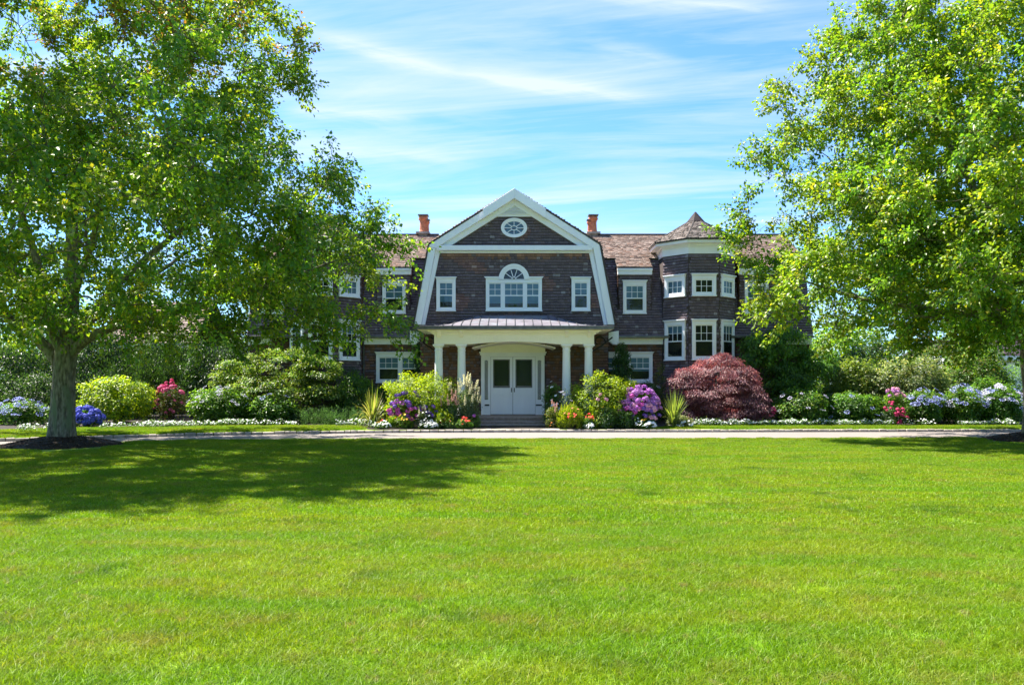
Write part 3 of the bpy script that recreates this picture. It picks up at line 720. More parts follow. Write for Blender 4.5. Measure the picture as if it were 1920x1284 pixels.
# ---- wings, mirrored about the house centre
def wing(sg, tshift):
    MX = lambda x: HC + sg * (x - HC)                 # x given for the right-hand wing
    def seg(a, b): a, b = MX(a), MX(b); return (min(a, b), max(a, b))
    X0 = HC + 3.7; X1 = 13.4 if sg > 0 else 12.0
    zl, yl = 3.98, 35.6; zt, yt = 7.62, 36.8
    slope = .59; yr = 39.35; zr = zt + slope * (yr - yt)
    # first floor wall
    a, b = seg(HC + 4.1, X1); m = hb(); m.box(a, b, WY, WY + .15, 0, zl); m.build('wing_wall', M['wallboard'], house)
    px_w = [(1133, 1223)]; holes = []
    wx0, wz1 = P(1133, 664, WY); wx1, wz0 = P(1223, 716, WY)
    a2, b2 = seg(wx0, wx1); holes.append((a2, b2, wz0, wz1))
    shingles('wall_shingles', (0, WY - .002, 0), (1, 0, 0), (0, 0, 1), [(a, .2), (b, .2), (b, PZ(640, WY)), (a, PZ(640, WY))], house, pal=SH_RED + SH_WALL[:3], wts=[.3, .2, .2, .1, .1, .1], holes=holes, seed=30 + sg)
    window((a2 + b2) / 2, WY - .005, wz0, b2 - a2, wz1 - wz0, kind='pair', cols=3, rows=2, blind=.62 if sg > 0 else .5)
    # frieze under the eave
    a3, b3 = seg(PX(1160, 35.75), PX(1246, 35.75)) ; m = hb(); m.box(a3, b3, 35.74, WY + .02, PZ(645.5, 35.75), PZ(633.5, 35.75)); m.box(a3 + .02, b3 - .02, 35.66, 35.739, PZ(635.5, 35.7), PZ(632.5, 35.7))
    m.build('frieze', M['white'], house, bevel=.01)
    a3, b3 = seg(11.0, X1); m = hb(); m.box(a3, b3, 35.74, WY + .02, PZ(645.5, 35.75), PZ(633.5, 35.75)); m.build('frieze', M['white'], house, bevel=.01)
    # scrolled eave return beside the porch
    xr = PX(1141, 35.4); xs = [MX(PX(p, 35.4)) for p in (1141, 1160, 1160, 1150, 1143, 1140)]; zs = [PZ(p, 35.4) for p in (623, 620, 646, 646, 640, 631)]
    m = hb(); m.prism(list(zip(xs, zs)), 35.35, 35.7); m.build('eave_return', M['white'], house, bevel=.01)
    # gutter
    a4, b4 = seg(PX(1150, 35.5), X1); m = hb(); gzv = PZ(631.2, 35.5)
    m.prism([(0, 0)] * 0 or [(a4, gzv - .06), (b4, gzv - .06), (b4, gzv + .05), (a4, gzv + .05)], 35.46, 35.58); m.build('gutter', M['gutter'], house, bevel=.02)
    # dormers: x ranges in the right-hand wing
    D = [(PX(1157, 35.9), PX(1223, 35.9), PX(1167.5, WY), PX(1211, WY)), (PX(1384, 35.9), PX(1452, 35.9), PX(1395, WY), PX(1439, WY))]
    # steep lower roof with dormer holes
    a5, b5 = seg(X0, X1); L_ = math.hypot(zt - zl, yt - yl)
    m = hb(); m.slab([(a5, yl, zl), (b5, yl, zl), (b5, yt, zt), (a5, yt, zt)], .08); lower = m.build('lower_roof', M['roofboard'], house)
    hl = []
    for d in D:
        u0, u1 = seg(d[0] + .04, d[1]); hl.append((u0, u1, L_ * (5.15 - zl) / (zt - zl), L_ + 1))
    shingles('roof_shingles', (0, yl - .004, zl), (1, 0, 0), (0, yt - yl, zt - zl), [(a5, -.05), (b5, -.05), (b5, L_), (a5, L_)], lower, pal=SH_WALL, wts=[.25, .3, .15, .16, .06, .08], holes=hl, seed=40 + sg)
    # upper roof
    m = hb(); LU = math.hypot(yr - yt, zr - zt)
    m.slab([(a5, yt - .12, zt - .07), (b5, yt - .12, zt - .07), (b5, yr, zr), (a5, yr, zr)], .08)
    m.slab([(a5, yr, zr), (b5, yr, zr), (b5, yr + 4, zr - 2.3), (a5, yr + 4, zr - 2.3)], .08)
    upper = m.build('upper_roof', M['roofboard'], house)
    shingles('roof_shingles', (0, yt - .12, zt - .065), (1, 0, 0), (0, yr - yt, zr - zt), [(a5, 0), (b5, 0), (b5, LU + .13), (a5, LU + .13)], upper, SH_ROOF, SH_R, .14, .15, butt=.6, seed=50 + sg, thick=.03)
    m = hb(); m.box(a5, b5, yr - .09, yr + .09, zr - .02, zr + .05); m.build('ridge_cap', M['roofboard'], house)
    # dormers
    for di, d in enumerate(D):
        ye = 35.80; ze = zt + slope * (ye - yt); u0, u1 = seg(d[0], d[1]); f0, f1 = seg(d[0] + .07, d[1] - .03)
        m = hb(); m.slab([(u0, ye, ze), (u1, ye, ze), (u1, yt + .1, zt + .06), (u0, yt + .1, zt + .06)], .05)
        dr = m.build('dormer_roof', M['roofboard'], house)
        shingles('roof_shingles', (0, ye, ze + .003), (1, 0, 0), (0, yt - ye, zt - ze), [(u0, 0), (u1, 0), (u1, 1.2), (u0, 1.2)], dr, SH_ROOF, SH_R, .14, .15, butt=.6, seed=60 + sg + di, thick=.03)
        m = hb(); m.box(u0 + .03, u1 - .02, ye + .015, 36.02, ze - .33, ze - .055); m.box(u0, u1, ye - .03, ye + .1, ze - .15, ze - .052); m.build('dormer_fascia', M['white'], house, bevel=.01)
        yd = 35.96
        m = hb(); m.prism([(f0, 4.9), (f1, 4.9), (f1, ze - .06), (f0, ze - .06)], yd, yd + 1.0); m.build('dormer_wall', M['wallboard'], house)
        w0, w1 = seg(d[2], d[3]); wz0, wz1 = PZ(587, yd), PZ(530, yd)
        shingles('wall_shingles', (0, yd - .002, 0), (1, 0, 0), (0, 0, 1), [(f0, 4.9), (f1, 4.9), (f1, ze - .3), (f0, ze - .3)], house, holes=[(w0, w1, wz0, wz1)], seed=70 + sg + di)
        # cheeks: outer side faces in shingle courses
        for xx in (f0 - .003, f1 + .003):
            poly = [(yd, 5.1), (yd, ze - .07), (yt, zt), ]
            m = hb(); m.slab([(xx, yd, 4.95), (xx, yd, ze - .06), (xx, yt, zt)], .01); m.build('dormer_cheek', M['wallboard'], house)
            r = np.random.default_rng(5); V = []; T = []; C = []
            z = 5.1
            while z < zt - .1:
                ylo = yd; yhi = yl + (yt - yl) * (z - zl) / (zt - zl)
                y = ylo
                while y < min(yhi, yt):
                    w = .13 * r.uniform(.7, 1.4); s_ = 1 if xx > (f0 + f1) / 2 else -1
                    if z + .12 < zt + slope * (y - yt) - .03:
                        k = len(V); V += [(xx + s_ * .02, y, z), (xx + s_ * .02, y + w - .004, z), (xx + s_ * .004, y + w - .004, z + .12), (xx + s_ * .004, y, z + .12), (xx, y, z), (xx, y + w, z)]
                        T += [(k, k + 1, k + 2), (k, k + 2, k + 3), (k + 4, k + 5, k + 1), (k + 4, k + 1, k)]
                        C += [np.array(SH_RED[r.integers(3)]) * r.uniform(.8, 1.3)] * 6
                    y += w
                z += .118
            o = link('cheek_shingles', np_mesh('cheek_shingles', np.array(V) - np.array(HO), T, col=np.array(C), mats=[M['shingle']]), house); o['kind'] = 'stuff'
        window((w0 + w1) / 2, yd - .005, wz0, w1 - w0, wz1 - wz0, cols=3 if sg > 0 else 2, rows=2, blind=.5)
    # turret
    tc = np.array([8.34 + .0, 36.39]); tc[0] = MX(8.34) + tshift
    turret(tc[0], tc[1])
    m = hb(); dxp = MX(PX(1249, 35.6)); m.tube([(dxp, 35.5, gzv), (dxp, 35.72, gzv - .25), (dxp, 35.9, gzv - .4), (dxp, 35.92, .4)], [.04] * 4, 8); m.build('downspout', M['gutter'], house)
    # chimney pots
    co_ = 0 if sg > 0 else 22; chx = MX(PX(1112 + co_, 39.6)); chx2 = MX(PX(1106 + co_, 39.6)); zb = PZ(437, 39.4)
    for (cx_, r_, z1, nm) in ((chx, .20, PZ(406, 39.6), 'chimney_pot'), (chx2 , .13, PZ(414.5, 39.6), 'chimney_pot')):
        m = hb(); h_ = z1 - zb
        m.lathe([(r_ * 1.05, zb - .05), (r_ * 1.12, zb + .08), (r_ * .95, zb + h_ * .2), (r_ * .85, zb + h_ * .62), (r_ * .95, zb + h_ * .75), (r_ * 1.2, zb + h_ * .82), (r_ * 1.2, zb + h_ * .9), (r_ * .95, zb + h_)], (cx_, 39.6), 16)
        pot = m.build(nm, M['clay'], house, smooth=False)
        m = hb(); m.box(cx_ - r_ * 1.25, cx_ + r_ * 1.25, 39.6 - r_ * 1.25, 39.6 + r_ * 1.25, z1 + .02, z1 + .06)
        for q in (-1, 1): m.box(cx_ + q * r_ * .8 - .02, cx_ + q * r_ * .8 + .02, 39.58, 39.62, z1 - .05, z1 + .02)
        m.build('chimney_cap', M['lead'], pot)
    m = hb(); ca, cb_ = seg(PX(1099 + co_, 39.6), PX(1124 + co_, 39.6)); m.box(ca + .12, cb_ - .12, 39.2, 40.0, zb - 1.2, zb - .03); m.box(ca, cb_, 39.1, 40.1, zb - .08, zb + .02); m.build('chimney_base', M['kerb'], house)

def turret(cx, cy):
    s8 = 1.32; ap = 1.59
    def corners(a, c=(cx, cy)):
        R_ = a / math.cos(math.pi / 8)
        return [(c[0] + R_ * math.cos(-math.pi / 2 + math.pi / 8 + k * math.pi / 4), c[1] + R_ * math.sin(-math.pi / 2 + math.pi / 8 + k * math.pi / 4)) for k in range(8)]
    def octo(m, prof):
        vs = []
        for a, z in prof: vs += [(x, y, z) for x, y in corners(a)]
        fs = [(i * 8 + k, i * 8 + (k + 1) % 8, (i + 1) * 8 + (k + 1) % 8, (i + 1) * 8 + k) for i in range(len(prof) - 1) for k in range(8)]
        fs += [tuple(range(7, -1, -1)), tuple((len(prof) - 1) * 8 + k for k in range(8))]
        m.add(vs, fs)
    zband = PZ(475.5, 34.8)
    m = hb(); octo(m, [(ap, 0), (ap, zband + .3)]); m.build('turret_wall', M['wallboard'], house)
    m = hb(); octo(m, [(ap + .03, zband), (ap + .03, zband + .30), (ap + .07, zband + .32), (ap + .10, zband + .40), (ap + .34, zband + .44), (ap + .36, zband + .57), (ap + .30, zband + .575)])
    m.build('turret_cornice', M['white'], house)
    ze = zband + .57; zk = 9.12; ak = .34
    m = hb(); octo(m, [(ap + .40, ze - .02), (ap + .40, ze + .03), (ak, zk), (ak, zk - .1)]); tr = m.build('turret_roof', M['roofboard'], house)
    lo = corners(ap + .41); hi = corners(ak)
    for k in range(8):
        A, B, C_, D_ = (*lo[k - 1], ze + .034), (*lo[k], ze + .034), (*hi[k], zk + .006), (*hi[k - 1], zk + .006)
        mid = [(A[i] + B[i]) / 2 for i in range(3)]; mt = [(C_[i] + D_[i]) / 2 for i in range(3)]
        U = [B[i] - A[i] for i in range(3)]; W = math.dist(A, B); W2 = math.dist(C_, D_); Vd = [mt[i] - mid[i] for i in range(3)]; H_ = math.dist(mid, mt)
        shingles('roof_shingles', mid, U, Vd, [(-W / 2, 0), (W / 2, 0), (W2 / 2, H_), (-W2 / 2, H_)], tr, SH_TUR, [.3, .3, .2, .2], .13, .13, butt=.6, seed=80 + k)
        m = hb(); m.tube([lo[k] + (ze + .06,), hi[k] + (zk + .03,)], [.035, .03], 5); m.build('hip_cap', M['roofboard'], tr)
    m = hb(); octo(m, [(ak + .06, zk - .02), (ak + .05, zk + .03), (.03, 9.62)]); m.build('turret_spire', M['spire'], house)
    for k in range(8):
        ang = -math.pi / 2 + k * math.pi / 4       # outward direction of face k
        ox, oy = math.cos(ang), math.sin(ang); fx, fy = cx + ap * ox, cy + ap * oy
        if oy > .2: continue
        rot = ang + math.pi / 2; ux, uy = math.cos(rot), math.sin(rot)
        hol = []
        wins = abs(ox) < .9
        if wins: hol = [(-.53, .53, 5.68, 6.56), (-.53, .53, 2.9, 4.60)]
        dr = random.Random(int(fx * 10 + k))
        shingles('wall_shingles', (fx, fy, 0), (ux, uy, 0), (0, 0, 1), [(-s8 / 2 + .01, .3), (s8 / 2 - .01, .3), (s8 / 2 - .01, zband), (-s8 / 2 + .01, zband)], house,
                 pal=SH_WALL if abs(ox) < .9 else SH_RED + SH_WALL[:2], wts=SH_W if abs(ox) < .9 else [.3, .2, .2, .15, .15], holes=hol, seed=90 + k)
        if wins:
            window(fx, fy, 5.66, 1.05, .84, kind='fixed', cols=3, rows=2, rot=rot, blind=.0 if abs(ox) < .1 else 1.0, casing=.13, crown=True)
            window(fx, fy, 2.88, 1.05, 1.64, kind='hung', cols=3, rows=2, rot=rot, blind=.0 if abs(ox) < .1 else .25, casing=.12)
wing(1, 0.0)
wing(-1, -.19)

# ---- porch
SL = lambda z0, z1: (z0, z1)
CX = PX(964.3, 31.9)
m = MB((CX, 32.4, 0))
por = house
# steps, landing and floor
fl = hb(); fl.box(PX(806, 32.6), PX(1122, 32.6), 32.35, GY - .003, .12, .465); fl.build('porch_floor', M['step'], house, bevel=.015)
sx0, sx1 = PX(899, 32), PX(1025, 32)
for (y0, y1, z0, z1) in ((31.95, 32.349, .10, .315), (31.58, 31.95, .10, .205)):
    m = hb(); m.box(sx0 - .02, sx1 + .02, y0 + .03, y1, z0, z1 - .05); m.box(sx0 - .05, sx1 + .05, y0, y1, z1 - .05, z1); m.build('step', M['step'], house, bevel=.012)
m = hb(); m.box(sx0 - .05, sx1 + .05, 32.30, 32.349, .415, .47); m.build('step_nosing', M['step'], house, bevel=.012)
lp = bpy.data.objects.new('path', None); COL.objects.link(lp); lp['kind'] = 'structure'
lx0, lx1 = PX(888, 30.5), PX(1048, 30.5)
for j, (y0, y1) in enumerate(((29.86, 30.7), (30.71, 31.6))):
    n = 4; xs = np.linspace(lx0, lx1, n + 1) + np.array([0, .12, -.1, .15, 0]) * (1 if j else -1)
    for i in range(n):
        m = MB(); m.box(xs[i] + .006, xs[i + 1] - .006, y0, y1, .02, .118 + random.uniform(-.003, .003)); m.build('flagstone', M['slab'], lp, bevel=.006)
# columns
for px in (822.7, 865.4, 1062, 1103.5):
    cx = PX(px, 32.62); cyv = 32.62; z0, z1 = .465, PZ(645, 32.4); r = .172
    m = hb()
    m.lathe([(r * 1.25, z0 + .08), (r * 1.3, z0 + .12), (r * 1.2, z0 + .17), (r * 1.06, z0 + .2), (r, z0 + .9), (r * .985, z0 + 1.6), (r * .90, z1 - .28), (r * .99, z1 - .27), (r * .99, z1 - .24), (r * .9, z1 - .23), (r * .9, z1 - .15), (r * 1.15, z1 - .09), (r * 1.18, z1 - .075)], (cx, cyv), 28)
    co = m.build('column', M['white'], house, smooth=True)
    es = co.modifiers.new('edge', 'EDGE_SPLIT'); es.split_angle = math.radians(35)
    m = hb(); m.box(cx - .22, cx + .22, cyv - .22, cyv + .22, z0 + .001, z0 + .08); m.build('column_plinth', M['white'], co, bevel=.008)
    m = hb(); m.box(cx - .225, cx + .225, cyv - .225, cyv + .225, z1 - .074, z1 - .003); m.build('column_abacus', M['white'], co, bevel=.008)
# entablature with arched soffit
zb = PZ(645, 32.4); ztp = PZ(619, 32.3); ex0, ex1 = PX(814, 32.4), PX(1114, 32.4); zs = PZ(652, 32.4); zcr = PZ(640.5, 32.4)
ax0, ax1 = PX(884, 32.4), PX(1043, 32.4); am = (ax0 + ax1) / 2
m = hb()
xs = np.linspace(ax0, ax1, 25); zarc = zb + (zcr - zb) * (1 - ((xs - am) / ((ax1 - ax0) / 2)) ** 2)
m.box(ex0, ax0, 32.4, 32.85, zb, ztp); m.box(ax1, ex1, 32.4, 32.85, zb, ztp)
m.strip([(x, ztp) for x in xs], [(x, z) for x, z in zip(xs, zarc)], 32.4, 32.85)
m.box(ex0 - .03, ex1 + .03, 32.36, 32.399, PZ(628, 32.4), PZ(626, 32.4)); 
m.box(ex0, ex0 + .42, 32.851, GY - .004, zb, ztp); m.box(ex1 - .42, ex1, 32.851, GY - .004, zb, ztp)
m.build('entablature', M['cream'], house, bevel=.008)
# ceiling: flat side bays and the barrel vault in the middle
m = hb(); m.box(ex0 + .43, ax0 + .3, 32.86, GY - .03, zb + .04, zb + .09); m.box(ax1 - .3, ex1 - .43, 32.86, GY - .03, zb + .04, zb + .09)
m.build('porch_ceiling', M['cream'], house)
m = hb(); zv = zs + (zcr - zs) * (1 - ((xs - am) / ((ax1 - ax0) / 2)) ** 2)
m.strip([(x, z + .03) for x, z in zip(xs, zv)], [(x, z) for x, z in zip(xs, zv)], 32.86, GY - .02); m.build('vault', M['cream'], house)
dx0, dx1 = PX(901.5, 34.8), PX(1022, 34.8)
m = hb(); m.box(dx0, dx1, 34.72, GY - .003, PZ(661, 34.8), zcr); m.build('tympanum', M['cream'], house)
# eave soffit, crown and brackets
Yf = 31.9; ze = PZ(611, Yf); gx0, gx1 = PX(780, Yf), PX(1151, Yf)
m = hb(); m.box(gx0 + .05, gx1 - .05, Yf + .02, GY - .01, ztp + .0, ztp + .05); m.build('soffit', M['cream'], house)
m = hb()
for k in range(3):
    o_ = .08 + k * .09; m.box(ex0 - o_, ex1 + o_, 32.4 - o_, 32.4 + .1, ztp - .16 + k * .05, ztp - .112 + k * .05)
m.build('crown_moulding', M['cream'], house, bevel=.01)
for px in (822.5, 865, 1063, 1105):
    cx = PX(px, 32.3); m = hb(); q = [(32.40, ztp - .30), (32.40, ztp - .01), (31.98, ztp - .01), (31.98, ztp - .08), (32.2, ztp - .12), (32.33, ztp - .24)]
    v = [(cx - .07, y, z) for y, z in q] + [(cx + .07, y, z) for y, z in q]; n = len(q)
    m.add(v, [tuple(range(n - 1, -1, -1)), tuple(range(n, 2 * n))] + [(i, (i + 1) % n, n + (i + 1) % n, n + i) for i in range(n)]); m.build('eave_bracket', M['cream'], house, bevel=.008)
# gutter of the canopy
m = hb(); gz0, gz1 = PZ(617.5, Yf), PZ(611.5, Yf)
m.box(gx0, gx1, Yf - .10, Yf + .02, gz0, gz1); m.box(gx0 - .02, gx1 + .02, Yf - .125, Yf - .08, gz1 - .03, gz1 + .012)
m.box(gx0, gx0 + .1, Yf + .02, GY - .4, gz0, gz1); m.box(gx1 - .1, gx1, Yf + .02, GY - .4, gz0, gz1)
m.build('canopy_gutter', M['gutter'], house, bevel=.015)
# copper canopy
can = bpy.data.objects.new('canopy', None); COL.objects.link(can); can.parent = house
zw = PZ(591.5, GY); hwid = (gx1 - gx0) / 2; ccx = (gx0 + gx1) / 2
def bell(x):
    t = (hwid - abs(x - ccx)) / (hwid - 1.35); t = max(0, min(1, t)); return t * t * (3 - 2 * t) * .75 + t * .25
edges = list(np.linspace(gx0, gx1, 23)); NY = 6
def cpt(x, f):
    b = bell(x); z = ze + (zw - ze) * b * (f ** .8); return (x, Yf - .05 + (GY - .02 - Yf + .05) * f, z + .01)
for i in range(22):
    m = hb(); g_ = np.linspace(edges[i], edges[i + 1], 4)
    vs = [cpt(x, j / NY) for x in g_ for j in range(NY + 1)]
    m.add(vs, [(a * (NY + 1) + j, (a + 1) * (NY + 1) + j, (a + 1) * (NY + 1) + j + 1, a * (NY + 1) + j + 1) for a in range(3) for j in range(NY)])
    m.build('roof_panel', M['copper'], can)
    if i:
        m = hb(); x = edges[i]
        for j in range(NY):
            a = cpt(x, j / NY); b = cpt(x, (j + 1) / NY); w = .012
            m.add([(x - w, a[1], a[2] - .01), (x + w, a[1], a[2] - .01), (x + w, b[1], b[2] - .01), (x - w, b[1], b[2] - .01), (x - w, a[1], a[2] + .035), (x + w, a[1], a[2] + .035), (x + w, b[1], b[2] + .035), (x - w, b[1], b[2] + .035)],
                  [(4, 5, 6, 7), (0, 1, 5, 4), (1, 2, 6, 5), (3, 0, 4, 7)])
        m.build('seam', M['gutter'], can)
# scrolled iron brackets at the porch ends
for sg in (-1, 1):
    bxp = PX(805, 33.6) if sg < 0 else PX(1124, 33.6)
    m = hb(); pts = []
    for t in np.linspace(0, 1, 22):
        a = t * 4.2; r = .34 * (1 - t * .8); pts.append((bxp - sg * .05 + sg * (r * math.cos(a)) * .9, 33.6, zb + .12 + r * math.sin(a)))
    m.tube(pts, [.03] * 22, 6); m.tube([(bxp - sg * .3, 33.6, zb - .25), (bxp + sg * .1, 33.6, zb), (bxp + sg * .55, 33.6, zb + .35)], [.03] * 3, 6); m.build('scroll_bracket', M['iron'], house)
# ---- door surround and doors
DY = 34.86
dX = lambda px: PX(px, DY); dZ = lambda py: PZ(py, DY)
zfl = .466
m = hb()
m.box(dX(902), dX(908.5), DY - .03, GY - .003, zfl, dZ(666)); m.box(dX(1014.8), dX(1021), DY - .03, GY - .003, zfl, dZ(666))
m.box(dX(908.5), dX(1014.8), DY - .03, GY - .003, dZ(668.5), dZ(666.001) + .0)
m.box(dX(900), dX(1023), DY - .08, GY - .003, dZ(666), dZ(662)); m.box(dX(898.5), dX(1024.5), DY - .12, GY - .003, dZ(662) + .001, dZ(659.5))
m.box(dX(915), dX(919.5), DY - .02, GY - .003, zfl, dZ(668.5)); m.box(dX(1004), dX(1008), DY - .02, GY - .003, zfl, dZ(668.5))
m.box(dX(908.5), dX(915), DY, GY - .003, dZ(675), dZ(668.5)); m.box(dX(1008), dX(1014.8), DY, GY - .003, dZ(675), dZ(668.5))
m.box(dX(908.5), dX(915), DY, GY - .003, zfl, dZ(749)); m.box(dX(1008), dX(1014.8), DY, GY - .003, zfl, dZ(749))
m.build('door_surround', M['white'], house, bevel=.008)
for a, b, sg in ((908.5, 915, 1), (1008, 1014.8, -1)):
    m = hb(); x0, x1, z0, z1 = dX(a), dX(b), dZ(749), dZ(675)
    m.add([(x0, DY + .05, z0), (x1, DY + .05, z0), (x1, DY + .05, z1), (x0, DY + .05, z1)], [(0, 1, 2, 3)]); sd = m.build('sidelight', M['glass'], house)
    m = hb(); m.box(x0, x1, DY + .09, DY + .1, z0, z1); m.build('room_shade', M['glass_back'], sd)
    m = hb(); z = z0 - .1; w = x1 - x0
    while z < z1:
        for d in (1, -1):
            za, zb_ = (z, z + .19) if d > 0 else (z + .19, z); q = .009
            pa = [(x0, za - q), (x1, zb_ - q), (x1, zb_ + q), (x0, za + q)]
            pa = [(x, min(max(zz, z0), z1)) for x, zz in pa]
            if abs(pa[0][1] - pa[3][1]) > .001 or abs(pa[1][1] - pa[2][1]) > .001: m.prism(pa, DY + .035 + .005 * d, DY + .042 + .005 * d)
        z += .095
    m.build('lattice', M['white'], sd)
    m = hb(); xm0, xm1 = (dX(909), dX(917.5)) if sg > 0 else (dX(1004.5), dX(1016)); m.box(xm0, xm1, DY - .06, DY - .022, dZ(760.5), dZ(758)); m.build('mail_slot', M['iron'], house)
for a, b, sg in ((919.9, 961.2, 1), (961.8, 1003.6, -1)):
    x0, x1, z0, z1 = dX(a), dX(b), zfl + .02, dZ(668.9); yb = DY + .03
    gx0_, gx1_, gz0_, gz1_ = (dX(924.5), dX(956), dZ(727), dZ(673.5)) if sg > 0 else (dX(966.5), dX(998), dZ(727), dZ(673.5))
    m = hb(); m.box(x0, gx0_, yb, yb + .06, z0, z1); m.box(gx1_, x1, yb, yb + .06, z0, z1); m.box(gx0_, gx1_, yb, yb + .06, gz1_, z1)
    m.box(gx0_, gx1_, yb, yb + .06, dZ(741), gz0_); m.box(gx0_, gx1_, yb, yb + .06, z0, z0 + .22); xm = (x0 + x1) / 2
    m.box(xm - .05, xm + .05, yb, yb + .06, z0 + .22, dZ(741)); m.box(gx0_, xm - .05, yb + .022, yb + .05, z0 + .22, dZ(741)); m.box(xm + .05, gx1_, yb + .022, yb + .05, z0 + .22, dZ(741))
    dr = m.build('door', M['white'], house, bevel=.006)
    m = hb(); m.add([(gx0_, yb + .03, gz0_), (gx1_, yb + .03, gz0_), (gx1_, yb + .03, gz1_), (gx0_, yb + .03, gz1_)], [(0, 1, 2, 3)]); m.build('door_glass', M['glass'], dr)
    m = hb(); e = .045; m.box(gx0_, gx0_ + e, yb + .01, yb + .05, gz0_, gz1_); m.box(gx1_ - e, gx1_, yb + .01, yb + .05, gz0_, gz1_); m.box(gx0_ + e, gx1_ - e, yb + .01, yb + .05, gz0_, gz0_ + e * 2); m.box(gx0_ + e, gx1_ - e, yb + .01, yb + .05, gz1_ - e, gz1_)
    m.build('glass_stop', M['lead'], dr)
    m = hb(); m.box(gx0_, gx1_, yb + .10, yb + .11, gz0_, gz1_); m.build('room_shade', M['glass_back'], dr)
    hx = dX(959) if sg > 0 else dX(964.3)
    m = hb(); m.box(hx - .018, hx + .018, yb - .012, yb, dZ(735), dZ(727)); m.tube([(hx, yb - .01, dZ(728.5)), (hx, yb - .06, dZ(729.5)), (hx, yb - .06, dZ(733)), (hx, yb - .01, dZ(734))], [.011] * 4, 6); m.build('door_handle', M['iron'], dr)

# ------------------------------------------------------------------ foliage tools
LEAFR = rng
def leaves(P_, D_, N_, L_, W_, C_, fold=.22):
    """one folded pointed leaf per row"""
    n = len(P_); D_ = nrm(D_); S = nrm(np.cross(D_, N_)); Nn = nrm(np.cross(S, D_))
    L_ = np.broadcast_to(np.asarray(L_, float), (n,))[:, None]; W_ = np.broadcast_to(np.asarray(W_, float), (n,))[:, None]
    tip = P_ + D_ * L_ - Nn * L_ * .12
    mid = P_ + D_ * L_ * .45
    V = np.stack([P_, mid + S * W_ / 2 + Nn * W_ * fold, tip, mid - S * W_ / 2 + Nn * W_ * fold], 1).reshape(-1, 3)
    i = np.arange(n)[:, None] * 4
    T = np.concatenate([i + [0, 1, 2], i + [0, 2, 3]], 1).reshape(-1, 3)
    return V, T, np.repeat(C_, 4, 0)

def lobed(P_, D_, N_, L_, C_):
    """maple-like leaf: three pointed lobes from one stalk"""
    n = len(P_); D_ = nrm(D_); S = nrm(np.cross(D_, N_)); Nn = nrm(np.cross(S, D_)); L_ = L_[:, None]
    p = lambda a, b, c=0: P_ + D_ * L_ * a + S * L_ * b + Nn * L_ * c
    V = np.stack([p(0, 0), p(.32, .54, .10), p(.50, .19), p(1.0, 0, -.14), p(.50, -.19), p(.32, -.54, .10)], 1).reshape(-1, 3)
    i = np.arange(n)[:, None] * 6
    T = np.concatenate([i + [0, 1, 2], i + [0, 2, 3], i + [0, 3, 4], i + [0, 4, 5]], 1).reshape(-1, 3)
    return V, T, np.repeat(C_, 6, 0)

def pick(pal, n):
    w = np.array([p[3] for p in pal]); c = np.array([p[:3] for p in pal])
    return c[rng.choice(len(pal), n, p=w / w.sum())] * rng.uniform(.78, 1.25, (n, 1))

def mesh_from(name, parts, mat, off, smooth=False):
    V = []; T = []; C = []; b = 0
    for v, t, c in parts: V.append(v); T.append(t + b); C.append(c); b += len(v)
    return np_mesh(name, np.concatenate(V) - np.array(off), np.concatenate(T), col=np.concatenate(C), mats=[mat], smooth=smooth)

# bloom meshes, shared
def mophead(col, r=.12, n=46, seed=0, flat=1.0):
    q = np.random.default_rng(seed); d = nrm(q.normal(size=(n, 3))); d[:, 2] = np.abs(d[:, 2]) * 1.0 - .25; d = nrm(d); p = d * r * (1, 1, .8 * flat)
    T_ = nrm(np.cross(d, q.normal(size=(n, 3)))); S = np.cross(d, T_); sz = r * .34
    V = np.stack([p + T_ * sz, p + S * sz, p - T_ * sz, p - S * sz], 1).reshape(-1, 3) + np.repeat(d, 4, 0) * q.uniform(0, .12 * r, (n * 4, 1))
    C = np.array(col) * q.uniform(.7, 1.3, (n, 1)); i = np.arange(n)[:, None] * 4
    T = np.concatenate([i + [0, 1, 2], i + [0, 2, 3]], 1).reshape(-1, 3)
    return np_mesh('bloom', V, T, col=np.repeat(C, 4, 0), mats=[M['petal']])
def lacecap(col, col2, r=.10, seed=0):
    q = np.random.default_rng(seed); n = 30; rr = r * np.sqrt(q.random(n)); rr[:9] = r; th = q.random(n) * 6.28; th[:9] = np.arange(9) * .698
    p = np.stack([rr * np.cos(th), rr * np.sin(th), .02 - rr * .15 + q.uniform(0, .012, n)], 1); d = nrm(np.array([0, 0, 1]) + q.normal(size=(n, 3)) * .35)
    T_ = nrm(np.cross(d, q.normal(size=(n, 3)))); S = np.cross(d, T_); sz = np.where(np.arange(n) < 9, .028, .013)[:, None]
    V = np.stack([p + T_ * sz, p + S * sz, p - T_ * sz, p - S * sz], 1).reshape(-1, 3)
    C = np.where((np.arange(n) < 9)[:, None], np.array(col), np.array(col2)) * q.uniform(.8, 1.2, (n, 1)); i = np.arange(n)[:, None] * 4
    return np_mesh('bloom', V, np.concatenate([i + [0, 1, 2], i + [0, 2, 3]], 1).reshape(-1, 3), col=np.repeat(C, 4, 0), mats=[M['petal']])
